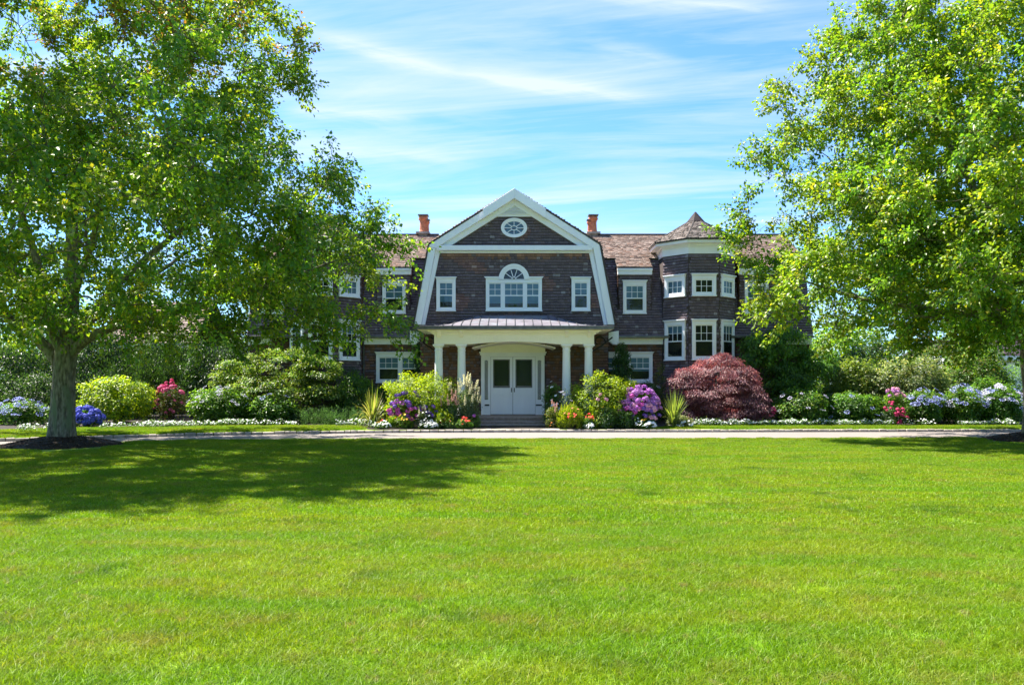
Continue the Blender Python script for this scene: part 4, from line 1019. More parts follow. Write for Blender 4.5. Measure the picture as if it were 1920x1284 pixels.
def flowerhead(col, r=.05, petals=6, seed=0, eye=(.5, .4, .05), n=1):
    q = np.random.default_rng(seed); V = []; T = []; C = []
    for f in range(n):
        c0 = np.zeros(3); V.append(c0); C.append(np.array(eye)); N_ = nrm(np.array([q.normal() * .4, -.5 + q.normal() * .3, 1.0]))
        a = nrm(np.cross(N_, [1, .2, 0])); b = np.cross(N_, a)
        for k in range(petals):
            t = 6.283 * k / petals; d = a * math.cos(t) + b * math.sin(t); s_ = -a * math.sin(t) + b * math.cos(t)
            i = len(V); V += [c0 + d * r * .6 + s_ * r * .38, c0 + d * r, c0 + d * r * .6 - s_ * r * .38]; T += [(0, i, i + 1), (0, i + 1, i + 2)]
            cc = np.array(col) * q.uniform(.8, 1.2); C += [cc] * 3
    return np_mesh('bloom', V, T, col=np.array(C), mats=[M['petal']])
def plume(col, h=.32, seed=0):
    q = np.random.default_rng(seed); n = 60; t = q.random(n); az = q.random(n) * 6.28; r = .06 * (1 - t) + .008
    p = np.stack([r * np.cos(az), r * np.sin(az), t * h], 1); d = nrm(np.stack([np.cos(az), np.sin(az), .7 + 0 * az], 1))
    T_ = nrm(np.cross(d, q.normal(size=(n, 3)))); S = np.cross(d, T_); sz = .016
    V = np.stack([p + T_ * sz, p + S * sz, p - T_ * sz, p - S * sz], 1).reshape(-1, 3); i = np.arange(n)[:, None] * 4
    return np_mesh('bloom', V, np.concatenate([i + [0, 1, 2], i + [0, 2, 3]], 1).reshape(-1, 3), col=np.repeat(np.array(col) * q.uniform(.75, 1.2, (n, 1)), 4, 0), mats=[M['petal']])

BL = {}
for nm, c in (('purple', (.42, .13, .50)), ('violet', (.20, .11, .46)), ('magenta', (.58, .10, .42)), ('blue', (.12, .14, .62)), ('mauve', (.50, .22, .55)), ('pink', (.72, .16, .34)), ('palepink', (.75, .38, .55)), ('blush', (.72, .50, .46)), ('rose', (.62, .06, .20))):
    BL[nm] = [mophead(c, seed=k) for k in range(3)]
BL['lace'] = [lacecap((.36, .42, .80), (.14, .14, .5), seed=k) for k in range(3)]
BL['lacepale'] = [lacecap((.62, .62, .80), (.4, .36, .55), seed=k) for k in range(3)]
BL['red'] = [flowerhead((.70, .02, .015), .06, 5, k, eye=(.5, .02, .01)) for k in range(3)]
BL['orange'] = [flowerhead((.80, .13, .03), .06, 6, k) for k in range(3)]
BL['yellow'] = [flowerhead((.85, .50, .02), .05, 8, k) for k in range(3)]
BL['salmon'] = [flowerhead((.80, .25, .20), .06, 6, k) for k in range(3)]
BL['white'] = [flowerhead((.85, .86, .88), .056, 5, k, eye=(.75, .78, .72)) for k in range(3)]
BL['plume'] = [plume((.72, .68, .42), seed=k) for k in range(3)]
BL['plumepink'] = [plume((.75, .42, .36), seed=k) for k in range(3)]

# palettes (r,g,b,weight)
LIME = [(.24, .34, .012, 4), (.31, .40, .015, 3), (.13, .23, .015, 2), (.08, .17, .02, 1)]
LIMEDK = [(0.143, 0.26, 0.026, 3), (0.091, 0.195, 0.026, 3), (0.221, 0.351, 0.026, 1.5)]
GREEN = [(0.0653, 0.1668, 0.0261, 4), (0.1015, 0.2175, 0.029, 3), (0.0435, 0.1232, 0.0217, 2), (0.1595, 0.2755, 0.029, 1)]
DARK = [(0.0406, 0.1015, 0.029, 4), (0.058, 0.1377, 0.0319, 3), (0.029, 0.0725, 0.0261, 2), (0.1015, 0.174, 0.0435, 0.7)]
JUN = [(0.049, 0.119, 0.056, 4), (0.07, 0.154, 0.07, 3), (0.035, 0.084, 0.042, 2)]
OLIVE = [(0.117, 0.156, 0.039, 3), (0.078, 0.13, 0.0325, 3), (0.182, 0.195, 0.065, 1.2), (0.208, 0.143, 0.052, 0.5)]
VARIEG = [(0.125, 0.1875, 0.075, 3), (0.25, 0.3, 0.1625, 2), (0.075, 0.125, 0.05, 3), (0.375, 0.375, 0.25, 0.7)]
YOLIVE = [(0.16, 0.225, 0.0375, 3), (0.11, 0.1875, 0.0375, 3), (0.22, 0.2625, 0.0625, 1), (0.06, 0.125, 0.025, 2)]
RED = [(0.2815, 0.1233, 0.1342, 4), (0.1759, 0.0739, 0.1056, 3), (0.3754, 0.2137, 0.2109, 2), (0.1056, 0.0494, 0.0862, 2)]
TREE_G = [(0.0967, 0.2111, 0.02, 4), (0.1482, 0.2694, 0.0215, 3), (0.0624, 0.1602, 0.0215, 2), (0.234, 0.3058, 0.0257, 1.2)]
TREE_Y = [(0.15, 0.25, 0.0187, 3), (0.2063, 0.2937, 0.0225, 3), (0.0938, 0.1875, 0.0175, 2.5), (0.3, 0.3, 0.035, 0.7)]
TREE_O = [(.20, .18, .03, 3), (.17, .09, .03, 1.2), (.10, .17, .02, 4), (.28, .10, .04, .6)]
HEDGE = [(0.0225, 0.0612, 0.0176, 4), (0.0338, 0.0756, 0.0192, 3), (0.0165, 0.0432, 0.0144, 3), (0.0638, 0.108, 0.024, 0.8)]
GREY = [(0.12, 0.192, 0.108, 3), (0.18, 0.252, 0.156, 2), (0.072, 0.132, 0.072, 2)]

def shrub(name, label, cat, px0, px1, ytop, Y, ry=None, n=6000, L_=.10, W_=.055, pal=GREEN, clumps=70, cr=.30, style='round', blooms=(), group=None, base=None, dy=0.0, power=1.0, stems=5, mat='leaf', lumpy=.10, lobes=None):
    if 31.4 <= Y <= 32.4 and (px1 < 700 or px0 > 1400): Y += .55
    cx = PX((px0 + px1) / 2, Y); rx = (px1 - px0) / 2 * Y / F; cy = Y + dy
    z0 = float(gz(cx, cy)) if base is None else base
    zt = PZ(ytop, Y); H = zt - z0; ry = ry or rx
    root = empty(name, (cx, cy, z0), label, cat, group)
    off = (cx, cy, z0)
    cz = z0 + H * .40; rz = H * .60
    cr = min(cr, rx * .5, H * .4)
    # clump centres spread over the outside of the bush
    k = np.arange(clumps * 2) + .5; ph = np.arccos(1 - 2 * k / (clumps * 2)); th = np.pi * (1 + 5 ** .5) * k
    d = np.stack([np.cos(th) * np.sin(ph), np.sin(th) * np.sin(ph), np.cos(ph)], 1); d = nrm(d + rng.normal(size=d.shape) * .16)
    d = d[d[:, 2] > -.62]
    ph3 = rng.uniform(0, 6.28, 6)
    lump = 1 + lumpy * (np.sin(d[:, 0] * 4.1 + ph3[0]) * np.sin(d[:, 2] * 3.7 + ph3[1]) + .7 * np.sin(d[:, 0] * 8.3 + ph3[2]) * np.sin(d[:, 1] * 6.1 + d[:, 2] * 7 + ph3[3]))
    fac = rng.uniform(.80, 1.0, (len(d), 1)) * lump[:, None]
    c = np.array([cx, cy, cz]) + d * np.array([max(rx - cr * .8, .1), max(ry - cr * .8, .1), max(rz - cr * .75, .1)]) * fac
    cen = np.repeat(np.array([[cx, cy, z0 + H * .25]]), len(c), 0)
    if lobes:
        c = []; cen = []
        for (a0, a1, t0, b0, dd) in lobes:
            lx = PX((a0 + a1) / 2, Y); lr = (a1 - a0) / 2 * Y / F; zt_, zb_ = PZ(t0, Y), PZ(b0, Y); k_ = max(8, int(clumps * .8 / len(lobes) * 1.4))
            dl = rvec(k_ * 2); dl = dl[dl[:, 2] > -.45][:k_]; hz = (zt_ - zb_)
            lc = np.array([lx, cy + dd, zb_ + hz * .35]); rad_ = np.array([max(lr - cr * .8, .1), max(lr * .8 - cr * .6, .1), max(hz * .65 - cr * .4, .1)])
            c.append(lc + dl * rad_ * rng.uniform(.8, 1.05, (len(dl), 1))); cen.append(np.repeat([lc - np.array([0, 0, hz * .15])], len(dl), 0))
        c = np.concatenate(c); cen = np.concatenate(cen)
    # inner fill
    ni = max(6, clumps // 3); di = rvec(ni); ci = np.array([cx, cy, cz]) + di * np.array([rx, ry, rz]) * rng.uniform(.1, .62, (ni, 1))
    c = np.concatenate([c, ci]); cen = np.concatenate([cen, np.repeat([[cx, cy, z0 + H * .25]], len(ci), 0)]); ok = c[:, 2] > z0 + .04; c = c[ok]; cen = cen[ok]
    tone = rng.uniform(.72, 1.28, (len(c), 1))
    idx = rng.integers(0, len(c), n); q = rng.normal(size=(n, 3)); q = nrm(q) * (rng.random((n, 1)) ** .45)
    sc = np.array([1, 1, .30]) if style == 'tier' else np.array([1.1, 1.1, .42]) if style == 'cascade' else np.array([1, 1, .85]) if style != 'feather' else np.array([.55, .55, 1.5])
    p = c[idx] + q * cr * sc
    p[:, 2] = np.maximum(p[:, 2], z0 + .02)
    out = nrm((c[idx] - cen[idx]) + q * cr * 1.2)
    up = np.array([0, 0, 1.0])
    if style in ('round',):
        N_ = nrm(out * .9 + up * .5 + rng.normal(size=(n, 3)) * .45); D_ = nrm(np.cross(N_, rng.normal(size=(n, 3))) + out * .35 - up * .15)
    elif style == 'tier':
        N_ = nrm(up * 1.1 + out * .4 + rng.normal(size=(n, 3)) * .35); D_ = nrm(out * np.array([1, 1, 0]) + rng.normal(size=(n, 3)) * .7 - up * .55)
    elif style == 'cascade':
        N_ = nrm(out * .5 + up * .9 + rng.normal(size=(n, 3)) * .35); D_ = nrm(out * np.array([1, 1, 0]) - up * .75 + rng.normal(size=(n, 3)) * .35)
        p[:, 2] -= .30 * cr * (q[:, 0] ** 2 + q[:, 1] ** 2)
    elif style == 'droop':
        N_ = nrm(out + up * .3 + rng.normal(size=(n, 3)) * .4); D_ = nrm(out * np.array([.7, .7, 0]) - up * .9 + rng.normal(size=(n, 3)) * .5)
    elif style == 'feather':
        N_ = nrm(out + rng.normal(size=(n, 3)) * .6); D_ = nrm(up * .9 + out * .5 + rng.normal(size=(n, 3)) * .5)
    Ls = L_ * rng.uniform(.6, 1.3, n); Ws = W_ * rng.uniform(.7, 1.25, n)
    C_ = pick(pal, n) * tone[idx]
    fo = link('foliage', mesh_from('foliage', [leaves(p, D_, N_, Ls, Ws, C_)], M[mat], off), root)
    if stems:
        m = MB(off)
        for s_ in range(stems):
            t = c[rng.integers(len(c))]; a = np.array([cx + rng.uniform(-.15, .15) * min(rx, 1), cy + rng.uniform(-.15, .15), z0 - .02]); mid = (a + t) / 2 + np.array([0, 0, .12 * H]) * rng.uniform(.2, 1) - (t - a) * np.array([.12, .12, 0])
            m.tube([a, mid, t], [.022, .016, .007], 5)
        m.build('stem', M['twig'], root)
    # blooms sit on the outside of the foliage, all round
    for (kind, num, lo, hi, size, az0, az1) in blooms:
        for b in range(num * 2 if kind in ('white', 'red') else num):
            az = rng.uniform(az0, az1) * math.pi / 180; hh = rng.uniform(lo, hi); zz = z0 + H * hh
            s_ = max(0, 1 - ((zz - cz) / rz) ** 2) ** .5; f = rng.uniform(.9, 1.03) if hh < .93 else rng.uniform(.1, 1)
            pos = (rx * s_ * math.cos(az) * f, ry * s_ * math.sin(az) * f, zz - z0 + (.02 if hh < .9 else .05))
            o = link('bloom', BL[kind][rng.integers(3)], root, pos); tilt = rng.uniform(.2, .8) if kind not in ('plume', 'plumepink') else rng.uniform(0, .3)
            o.rotation_euler = Matrix.Rotation(az, 3, 'Z').to_euler(); o.rotation_euler.y = tilt; o.scale = (size * rng.uniform(.8, 1.15),) * 3
    return root

def spiky(name, label, cat, px0, px1, ytop, Y, nb, pal, stiff=.5, w=.03, seed=3):
    cx = PX((px0 + px1) / 2, Y); rx = (px1 - px0) / 2 * Y / F; z0 = float(gz(cx, Y)); H = PZ(ytop, Y) - z0
    root = empty(name, (cx, Y, z0), label, cat); V = []; T = []; C = []; r = np.random.default_rng(seed)
    for i in range(nb):
        az = r.uniform(0, 6.283); e = r.random() ** .7; Ln = H * r.uniform(.75, 1.08); S_ = 7
        reach = rx * (1 - (1 - e) ** 1.5) * r.uniform(.55, 1.05); droop = e * e * H * (1 - stiff) * r.uniform(.6, 1.4)
        d = np.array([math.cos(az), math.sin(az), 0]); s_ = np.array([-math.sin(az), math.cos(az), 0]); b = d * r.uniform(0, .08); cc = np.array(pick(pal, 1)[0]); k0 = len(V)
        for k in range(S_):
            t = k / (S_ - 1); pt = b + d * reach * t ** 1.2 + np.array([0, 0, Ln * (1 - .35 * e) * t - droop * t ** 2.6]); ww = w * (1 - t ** 2.5) * (.6 + .6 * min(1, t * 3)) / 2 + .001
            V += [pt - s_ * ww, pt + s_ * ww + np.array([0, 0, .003])]; C += [cc * (.85 + .3 * t)] * 2
        for k in range(S_ - 1): a = k0 + 2 * k; T += [(a, a + 1, a + 3), (a, a + 3, a + 2)]
    link('blades', np_mesh('blades', V, T, col=np.array(C), mats=[M['leaf']]), root)
    m = MB(); m.lathe([(.07, -.02), (.09, .06), (.05, .22)], (0, 0), 10); m.build('crown_base', M['twig'], root)
    return root

# ------------------------------------------------------------------ the two big trees
def tree(label, X, Y, trunk, limbs, ells, nclust, spikes, pals, lpt, twigs, zmin, leafL=.16, seed=1, umb=None):
    global rng
    rng = np.random.default_rng(seed)
    base = np.array([X, Y, 0.0]); root = empty('shade_tree', tuple(base), label, 'tree'); off = tuple(base)
    # trunk with a flared foot
    def path(pts, rad, n):
        pts = smoothpts(pts, n); rad = np.interp(np.linspace(0, 1, n), np.linspace(0, 1, len(rad)), rad); return pts, rad
    tp, tr_ = path(np.array(trunk[0]) + base, trunk[1], 26)
    V, T = tube_np(tp, tr_, 20)
    # buttress lobes and lumps
    a = np.tile(np.arange(20), len(tp)); cen = np.repeat(tp, 20, 0); h = cen[:, 2]; rad = V - cen
    k = 1 + (.10 * np.sin(a * 2 * np.pi / 20 * 5 + 1) + .07 * np.sin(a * 2 * np.pi / 20 * 3)) * np.exp(-(h - .2) / .45) + .025 * np.sin(a * 1.7 + h * 3.1)
    V = cen + rad * k[:, None] - np.array(off)
    link('trunk', np_mesh('trunk', V, T, mats=[M['bark']], smooth=True, size=4), root)
    nodes = [p for p in tp[14:]]; nrad = [r for r in tr_[14:]]
    for pts, rads in limbs:
        lp_, lr = path(np.array(pts) + base, rads, 22); lp_[4:] += np.cumsum(rng.normal(size=(18, 3)) * .025, 0)
        V, T = tube_np(lp_, lr, 12); link('limb', np_mesh('limb', V - np.array(off), T, mats=[M['bark']], smooth=True, size=4), root)
        nodes += list(lp_[5:]); nrad += list(lr[5:])
    # cluster centres
    cs = []; tries = 0
    ev = [np.prod(e[1]) for e in ells]; ev = np.array(ev) / sum(ev)
    while len(cs) < nclust and tries < 60000:
        tries += 1; e = ells[rng.choice(len(ells), p=ev)]; d = rvec(1)[0]; r = rng.uniform(.22, 1.0) ** .45
        c = base + np.array(e[0]) + d * r * np.array(e[1])
        if c[2] < zmin + .35 * max(0, 3 - math.hypot(c[0] - X, c[1] - Y)) or any(np.sum(((c - base - np.array(e2[0])) / np.array(e2[1])) ** 2) < .12 for e2 in ells): continue
        if cs and np.min(np.linalg.norm(np.array(cs) - c, axis=1)) < .70: continue
        cs.append(c)
    for s_ in spikes: cs.append(base + np.array(s_))
    cs = np.array(cs); org = base + np.array([0, 0, 3.2]); order = np.argsort(np.linalg.norm(cs - org, axis=1)); cs = cs[order]
    bt = []; b0 = 0; BV = []; BT = []
    LP = []; LD = []; LN = []; LC = []; LL = []
    nodes = np.array(nodes); nrad = np.array(nrad)
    for c in cs:
        dd = np.linalg.norm(nodes - c, axis=1); pen = np.where(np.linalg.norm(nodes - org, axis=1) > np.linalg.norm(c - org) - .3, 4.0, 0); pen += np.where(nodes[:, 2] > c[2] + .2, 1.6, 0)
        j = int(np.argmin(dd + pen)); a = nodes[j]; L0 = np.linalg.norm(c - a); out = nrm(c - org)
        ctrl = a + (c - a) * .5 + np.array([0, 0, .16 * L0]) + rng.normal(size=3) * .06 * L0
        t = np.linspace(0, 1, 7)[:, None]; pts = (1 - t) ** 2 * a + 2 * t * (1 - t) * ctrl + t * t * c; pts[1:-1] += rng.normal(size=(5, 3)) * .03 * L0
        r0 = min(nrad[j] * .7, .022 + .014 * L0); rr = np.linspace(r0, .011, 7)
        V, T = tube_np(pts, rr, 5); BV.append(V); BT.append(T + b0); b0 += len(V)
        nodes = np.concatenate([nodes, pts[3:]]); nrad = np.concatenate([nrad, rr[3:]])
        pal = pals(c - base); tone = rng.uniform(.85, 1.18)
        nt = twigs
        td = nrm(out * .55 + rvec(nt) * .95 + np.array([0, 0, .22])); tl = rng.uniform(.65, 1.25, nt)
        for k in range(nt):
            st = pts[rng.integers(3, 7)]; u = np.linspace(0, 1, 5)[:, None]; tw = st + td[k] * tl[k] * u + np.array([0, 0, -.22]) * tl[k] * u ** 2
            V, T = tube_np(tw, np.linspace(.010, .004, 5), 3); BV.append(V); BT.append(T + b0); b0 += len(V)
            m_ = lpt; uu = rng.uniform(.12, 1.04, m_) ** .8; p = st + td[k] * tl[k] * uu[:, None] + np.array([0, 0, -.22]) * tl[k] * (uu ** 2)[:, None]
            sd = rvec(m_); p = p + sd * rng.uniform(.02, .20, (m_, 1))
            LP.append(p); LD.append(nrm(sd * .8 + td[k] * .5 + np.array([0, 0, -.55]))); LN.append(nrm(np.array([0, 0, .8]) + rvec(m_) * .75 + out * .25)); LC.append(pick(pal, m_) * tone)
    V = np.concatenate(BV) - np.array(off); T = np.concatenate(BT); o = link('branches', np_mesh('branches', V, T, mats=[M['twig']], size=4), root); o['kind'] = 'stuff'
    P_ = np.concatenate(LP); D_ = np.concatenate(LD); N_ = np.concatenate(LN); C_ = np.concatenate(LC); n = len(P_)
    keep = P_[:, 2] > zmin - .55; P_, D_, N_, C_ = P_[keep], D_[keep], N_[keep], C_[keep]; n = len(P_)
    Ls = leafL * rng.uniform(.6, 1.25, n)
    o = link('crown', mesh_from('crown', [leaves(P_, D_, N_, Ls, Ls * rng.uniform(.65, .95, n), C_)], M['leaf'], off), root)
    print('tree leaves', n, 'clusters', len(cs))
    return root

def pal_left(c):
    if c[2] > 9.5 and rng.random() < .30: return TREE_O
    return TREE_Y if rng.random() < (.30 if c[2] < 9 else .5) else TREE_G
def pal_right(c): return TREE_Y if rng.random() < (.55 if c[0] < -4 else .38) else TREE_G

LT = (-13.3, 23.6)
tree('large spreading maple tree left of the house with lichened trunk', LT[0], LT[1],
     ([(0, 0, .12), (.04, 0, .8), (.07, 0, 1.8), (.14, 0, 2.7), (.22, .1, 4.0), (.2, .2, 6.0), (.4, 0, 8.5), (.7, -.2, 11)], [.43, .345, .305, .31, .24, .17, .09, .02]),
     [([(.0, 0, 2.3), (-.5, -.1, 2.95), (-1.6, -.3, 3.9), (-3.2, -.4, 4.9), (-6, -.6, 6.4)], [.19, .17, .13, .10, .03]),
      ([(.05, .1, 2.6), (-.35, .3, 3.4), (-.8, .5, 4.5), (-1.8, .9, 7), (-3.2, 1.2, 10.5)], [.17, .15, .13, .09, .03]),
      ([(.1, -.1, 2.6), (-.1, -.5, 3.5), (-.5, -1.4, 4.8), (-1.2, -3.2, 7), (-1.6, -4.5, 9)], [.14, .13, .10, .07, .03]),
      ([(.15, 0, 2.5), (.7, -.1, 3.05), (1.8, -.2, 3.55), (3.6, -.3, 4.0), (6.0, -.4, 4.6), (8.4, -.4, 5.4)], [.18, .15, .12, .10, .07, .02]),
      ([(.2, .1, 2.7), (.6, .2, 3.6), (1.5, .6, 4.9), (3.5, 1.0, 7.0), (5.4, 1.4, 9.5)], [.16, .14, .11, .07, .03]),
      ([(.2, .2, 3.2), (.6, 1.4, 4.2), (1.2, 3.6, 5.6), (1.8, 5.6, 7)], [.13, .11, .08, .03]),
      ([(.2, -.1, 3.3), (1.0, -1.5, 4.1), (2.6, -3.6, 5.1), (4, -5.8, 6)], [.13, .11, .08, .03])],
     [((-.6, -1.6, 11.0), (7.7, 8.2, 6.2)), ((.9, -1.9, 5.9), (8.9, 10.2, 3.1))], 760,
     [(6.2, 0, 3.5), (6.8, .4, 3.2), (5.4, -.3, 3.2), (7.2, -.5, 3.9), (6.0, .5, 4.2), (5.0, 0, 3.6), (4.2, .3, 3.1), (7.6, .6, 4.5), (6.6, -1, 4.6), (7.4, .2, 3.1), (8.2, 0, 6.8), (7.6, -.2, 7.4), (9.4, -.2, 6.3), (9.9, .2, 5.9), (9.3, .1, 4.2), (9.9, 0, 3.6), (8.9, .3, 3.5), (8.0, -.2, 3.4), (8.0, .1, 8.3), (7.0, .2, 8.0), (7.1, .2, 11.4), (6.9, 0, 10.6), (6.6, 0, 12.2), (5.9, .2, 13.4), (9.2, 1, 5.1), (8.8, -1, 5.4)],
     pal_left, 52, 7, 2.95, leafL=.112, seed=11)

RT = (16.9, 25.6)
tree('large green maple tree at the right edge of the lawn', RT[0], RT[1],
     ([(0, 0, .12), (-.05, 0, .8), (-.12, 0, 1.8), (-.2, 0, 3.0), (.0, .1, 4.2), (.1, .2, 6.0), (.2, 0, 8.5), (.2, 0, 11.5)], [.52, .42, .38, .38, .28, .20, .11, .03]),
     [([(-.15, 0, 2.9), (-.8, -.1, 3.5), (-1.7, -.2, 4.05), (-3.4, -.2, 4.15), (-5.6, -.3, 4.5), (-8, -.3, 5.2)], [.24, .21, .13, .09, .06, .02]),
      ([(-.9, -.1, 3.6), (-1.6, .1, 4.2), (-2.6, .4, 5.2), (-4.5, .8, 7.2), (-6.5, 1, 9.5)], [.15, .13, .11, .07, .02]),
      ([(-1.0, -.2, 3.6), (-2.1, -.7, 3.72), (-3.6, -1.2, 3.72), (-5.4, -1.6, 3.9)], [.08, .07, .05, .02]),
      ([(-.1, .2, 3.4), (-.7, 1.4, 4.6), (-1.8, 3.6, 6.2), (-2.6, 5.2, 8)], [.15, .13, .09, .03]),
      ([(-.1, -.2, 3.5), (-.9, -1.5, 4.5), (-2.0, -3.6, 5.8), (-3, -5.6, 7)], [.15, .13, .09, .03]),
      ([(0, 0, 3.6), (-1.0, 0, 6), (-2.6, 0, 9), (-4.4, 0, 12)], [.15, .13, .09, .03]),
      ([(.1, 0, 3.5), (1.5, 0, 4.8), (4, 0, 7)], [.16, .13, .05])],
     [((.2, -2.0, 11.0), (7.2, 7.8, 6.6)), ((.0, -1.8, 7.0), (8.3, 8.4, 3.9)), ((-1.0, -1.4, 5.0), (7.8, 7.2, 2.3)), ((-3.9, -.6, 9.0), (4.6, 5.0, 4.6))], 900,
     [(-10.0, 0, 6.3), (-9.2, .2, 6.2), (-8.9, 0, 5.4), (-9.3, 0, 8.9), (-8.6, .2, 8.4), (-8.2, 0, 10.7), (-7.7, .2, 10.0), (-8.3, 0, 11.5), (-7.0, .2, 12.2), (-6.4, .1, 13.2), (-8.9, .1, 4.7), (-8.6, -.3, 3.9), (-9.6, .1, 7.4), (-9, .5, 7.0), (-8.4, .4, 4.3), (-6.8, -.2, 3.6)],
     pal_right, 56, 7, 2.85, leafL=.115, seed=23)
rng = np.random.default_rng(99)

# ------------------------------------------------------------------ planting, left of the porch
G_HEDGE = 'tall shrubs behind the flower beds'
shrub('hedge_shrub', 'tall dark evergreen shrub behind the left tree trunk at the frame edge', 'shrub', -60, 120, 632, 37.0, ry=1.6, n=9000, L_=.15, W_=.065, pal=HEDGE, clumps=60, cr=.55, style='droop', group=G_HEDGE)
shrub('hedge_shrub', 'tall feathery green shrub just right of the left tree trunk', 'shrub', 110, 265, 608, 36.6, ry=1.6, n=9000, L_=.15, W_=.065, pal=HEDGE, clumps=60, cr=.5, style='droop', group=G_HEDGE)
shrub('hedge_shrub', 'feathery green shrub rising above the pink bush', 'shrub', 235, 395, 618, 36.2, ry=1.5, n=9000, L_=.15, W_=.04, pal=HEDGE, clumps=60, cr=.5, style='feather', group=G_HEDGE)
shrub('hedge_shrub', 'tall dark shrub filling the gap between pink bush and dogwood', 'shrub', 330, 480, 628, 35.2, ry=1.3, n=9000, L_=.13, W_=.065, pal=HEDGE, clumps=60, cr=.5, style='droop', group=G_HEDGE)
shrub('hedge_shrub', 'broad dark shrub far left behind the tall feathery ones', 'shrub', 30, 230, 600, 39.5, ry=2.0, n=11000, L_=.17, W_=.06, pal=HEDGE, clumps=80, cr=.7, group=G_HEDGE)
shrub('hedge_shrub', 'broad green shrub against the far left end of the house', 'shrub', 200, 420, 604, 38.4, ry=1.6, n=11000, L_=.17, W_=.06, pal=HEDGE, clumps=80, cr=.7, group=G_HEDGE)
shrub('hedge_shrub', 'broad leafy shrub outermost at the left edge of the frame', 'shrub', -160, 60, 585, 38.5, ry=2.0, n=11000, L_=.17, W_=.06, pal=TREE_Y + GREEN, clumps=80, cr=.7, group=G_HEDGE)
shrub('hedge_shrub', 'tall dark evergreen against the left end of the house wall', 'shrub', 405, 535, 556, 37.6, ry=1.4, n=11000, L_=.17, W_=.06, pal=HEDGE, clumps=80, cr=.6, group=G_HEDGE)
shrub('hedge_shrub', 'dark leafy shrub low behind the left flower bed under the tree', 'shrub', -40, 190, 690, 34.6, ry=1.0, n=7000, L_=.10, W_=.05, pal=HEDGE, clumps=50, cr=.4, group=G_HEDGE)
shrub('hedge_shrub', 'shaded shrub between tall feathery shrubs and lime bush', 'shrub', 160, 340, 672, 35.0, ry=1.0, n=6500, L_=.12, W_=.04, pal=HEDGE, clumps=50, cr=.4, style='feather', group=G_HEDGE)
shrub('dogwood_tree', 'wide dogwood with tiered yellow green drooping leaves left of the house', 'tree', 384, 650, 642, 33.6, ry=2.2, n=21000, L_=.13, W_=.05, pal=YOLIVE + [(.07, .16, .03, 4)], clumps=130, cr=.42, style='tier', stems=9,
      lobes=[(388, 490, 668, 730, .2), (450, 600, 644, 700, .4), (540, 650, 660, 725, .1), (430, 570, 700, 760, -.5), (560, 655, 712, 760, -.2)])
shrub('hydrangea_bush', 'dark bush with small blue lacecap flowers at the left edge', 'shrub', -20, 100, 748, 31.0, ry=.8, n=4500, L_=.10, W_=.06, pal=GREEN, clumps=45, cr=.28, blooms=[('lace', 46, .45, .98, 1.0, -170, -10)], base=.14, group='lacecap hydrangeas')
shrub('mophead_hydrangea', 'low hydrangea full of deep blue round blooms beside the left trunk', 'shrub', 136, 192, 766, 30.2, ry=.45, n=1500, L_=.10, W_=.06, pal=GREEN, clumps=24, cr=.18, blooms=[('blue', 46, .2, 1.0, .9, -175, -5), ('blue', 12, .3, .98, .9, 0, 180)])
shrub('lime_bush', 'large round bush of bright lime leaves near the left tree', 'shrub', 142, 296, 698, 31.6, ry=1.4, n=11000, L_=.115, W_=.06, pal=LIME + [(.05, .13, .02, 2)], clumps=90, cr=.26)
shrub('pink_bush', 'upright bush with clusters of bright pink flowers', 'shrub', 292, 352, 716, 32.4, ry=.6, n=3200, L_=.08, W_=.035, pal=[(.05, .08, .02, 3), (.07, .04, .03, 2), (.03, .06, .015, 2)], clumps=36, cr=.22, blooms=[('pink', 13, .2, .7, .55, -175, -5), ('pink', 9, .7, .95, .8, -180, 0), ('rose', 7, .85, 1.02, .7, -180, 0)])
shrub('hydrangea_bush', 'leafy green hydrangea with scattered pale lilac flowers under the dogwood', 'shrub', 348, 480, 722, 31.8, ry=1.0, n=7500, L_=.12, W_=.065, pal=GREEN + [(.13, .20, .02, 1.5)], clumps=60, cr=.28, blooms=[('lacepale', 16, .5, .95, 1.0, -170, -10)])
shrub('hydrangea_bush', 'dark green hydrangea bush without flowers left of the juniper', 'shrub', 455, 565, 738, 31.8, ry=.9, n=6000, L_=.12, W_=.065, pal=GREEN, clumps=50, cr=.28, blooms=[('lace', 4, .6, .95, 1.0, -170, -10)])
shrub('juniper', 'spreading blue green juniper low before the dark wall', 'shrub', 535, 700, 768, 32.2, ry=.9, n=8000, L_=.09, W_=.016, pal=JUN, clumps=60, cr=.26, style='feather')
shrub('clipped_bush', 'rounded clipped dark bush under the left bay window', 'shrub', 628, 690, 676, 35.0, ry=.7, n=5200, L_=.05, W_=.03, pal=JUN, clumps=60, cr=.2)
shrub('leafy_bush', 'mid green airy bush left of the spiky grass', 'shrub', 615, 722, 694, 33.8, ry=1.0, n=8000, L_=.10, W_=.04, pal=GREEN, clumps=60, cr=.32, style='droop')
shrub('leafy_bush', 'low green bush below the left double window', 'shrub', 690, 790, 706, 34.4, ry=.7, n=5000, L_=.09, W_=.045, pal=GREEN, clumps=45, cr=.25)
spiky('spiky_grass_plant', 'arching striped spiky grass left of the purple hydrangea', 'plant', 654, 745, 716, 30.9, 150, [(.20, .24, .06, 3), (.34, .34, .18, 2), (.12, .18, .04, 2)], stiff=.25)
shrub('lime_bush', 'lime green mound bush in front of the left porch columns', 'shrub', 712, 868, 690, 31.35, ry=1.15, n=12500, L_=.095, W_=.042, pal=LIME, clumps=100, cr=.26, style='round')
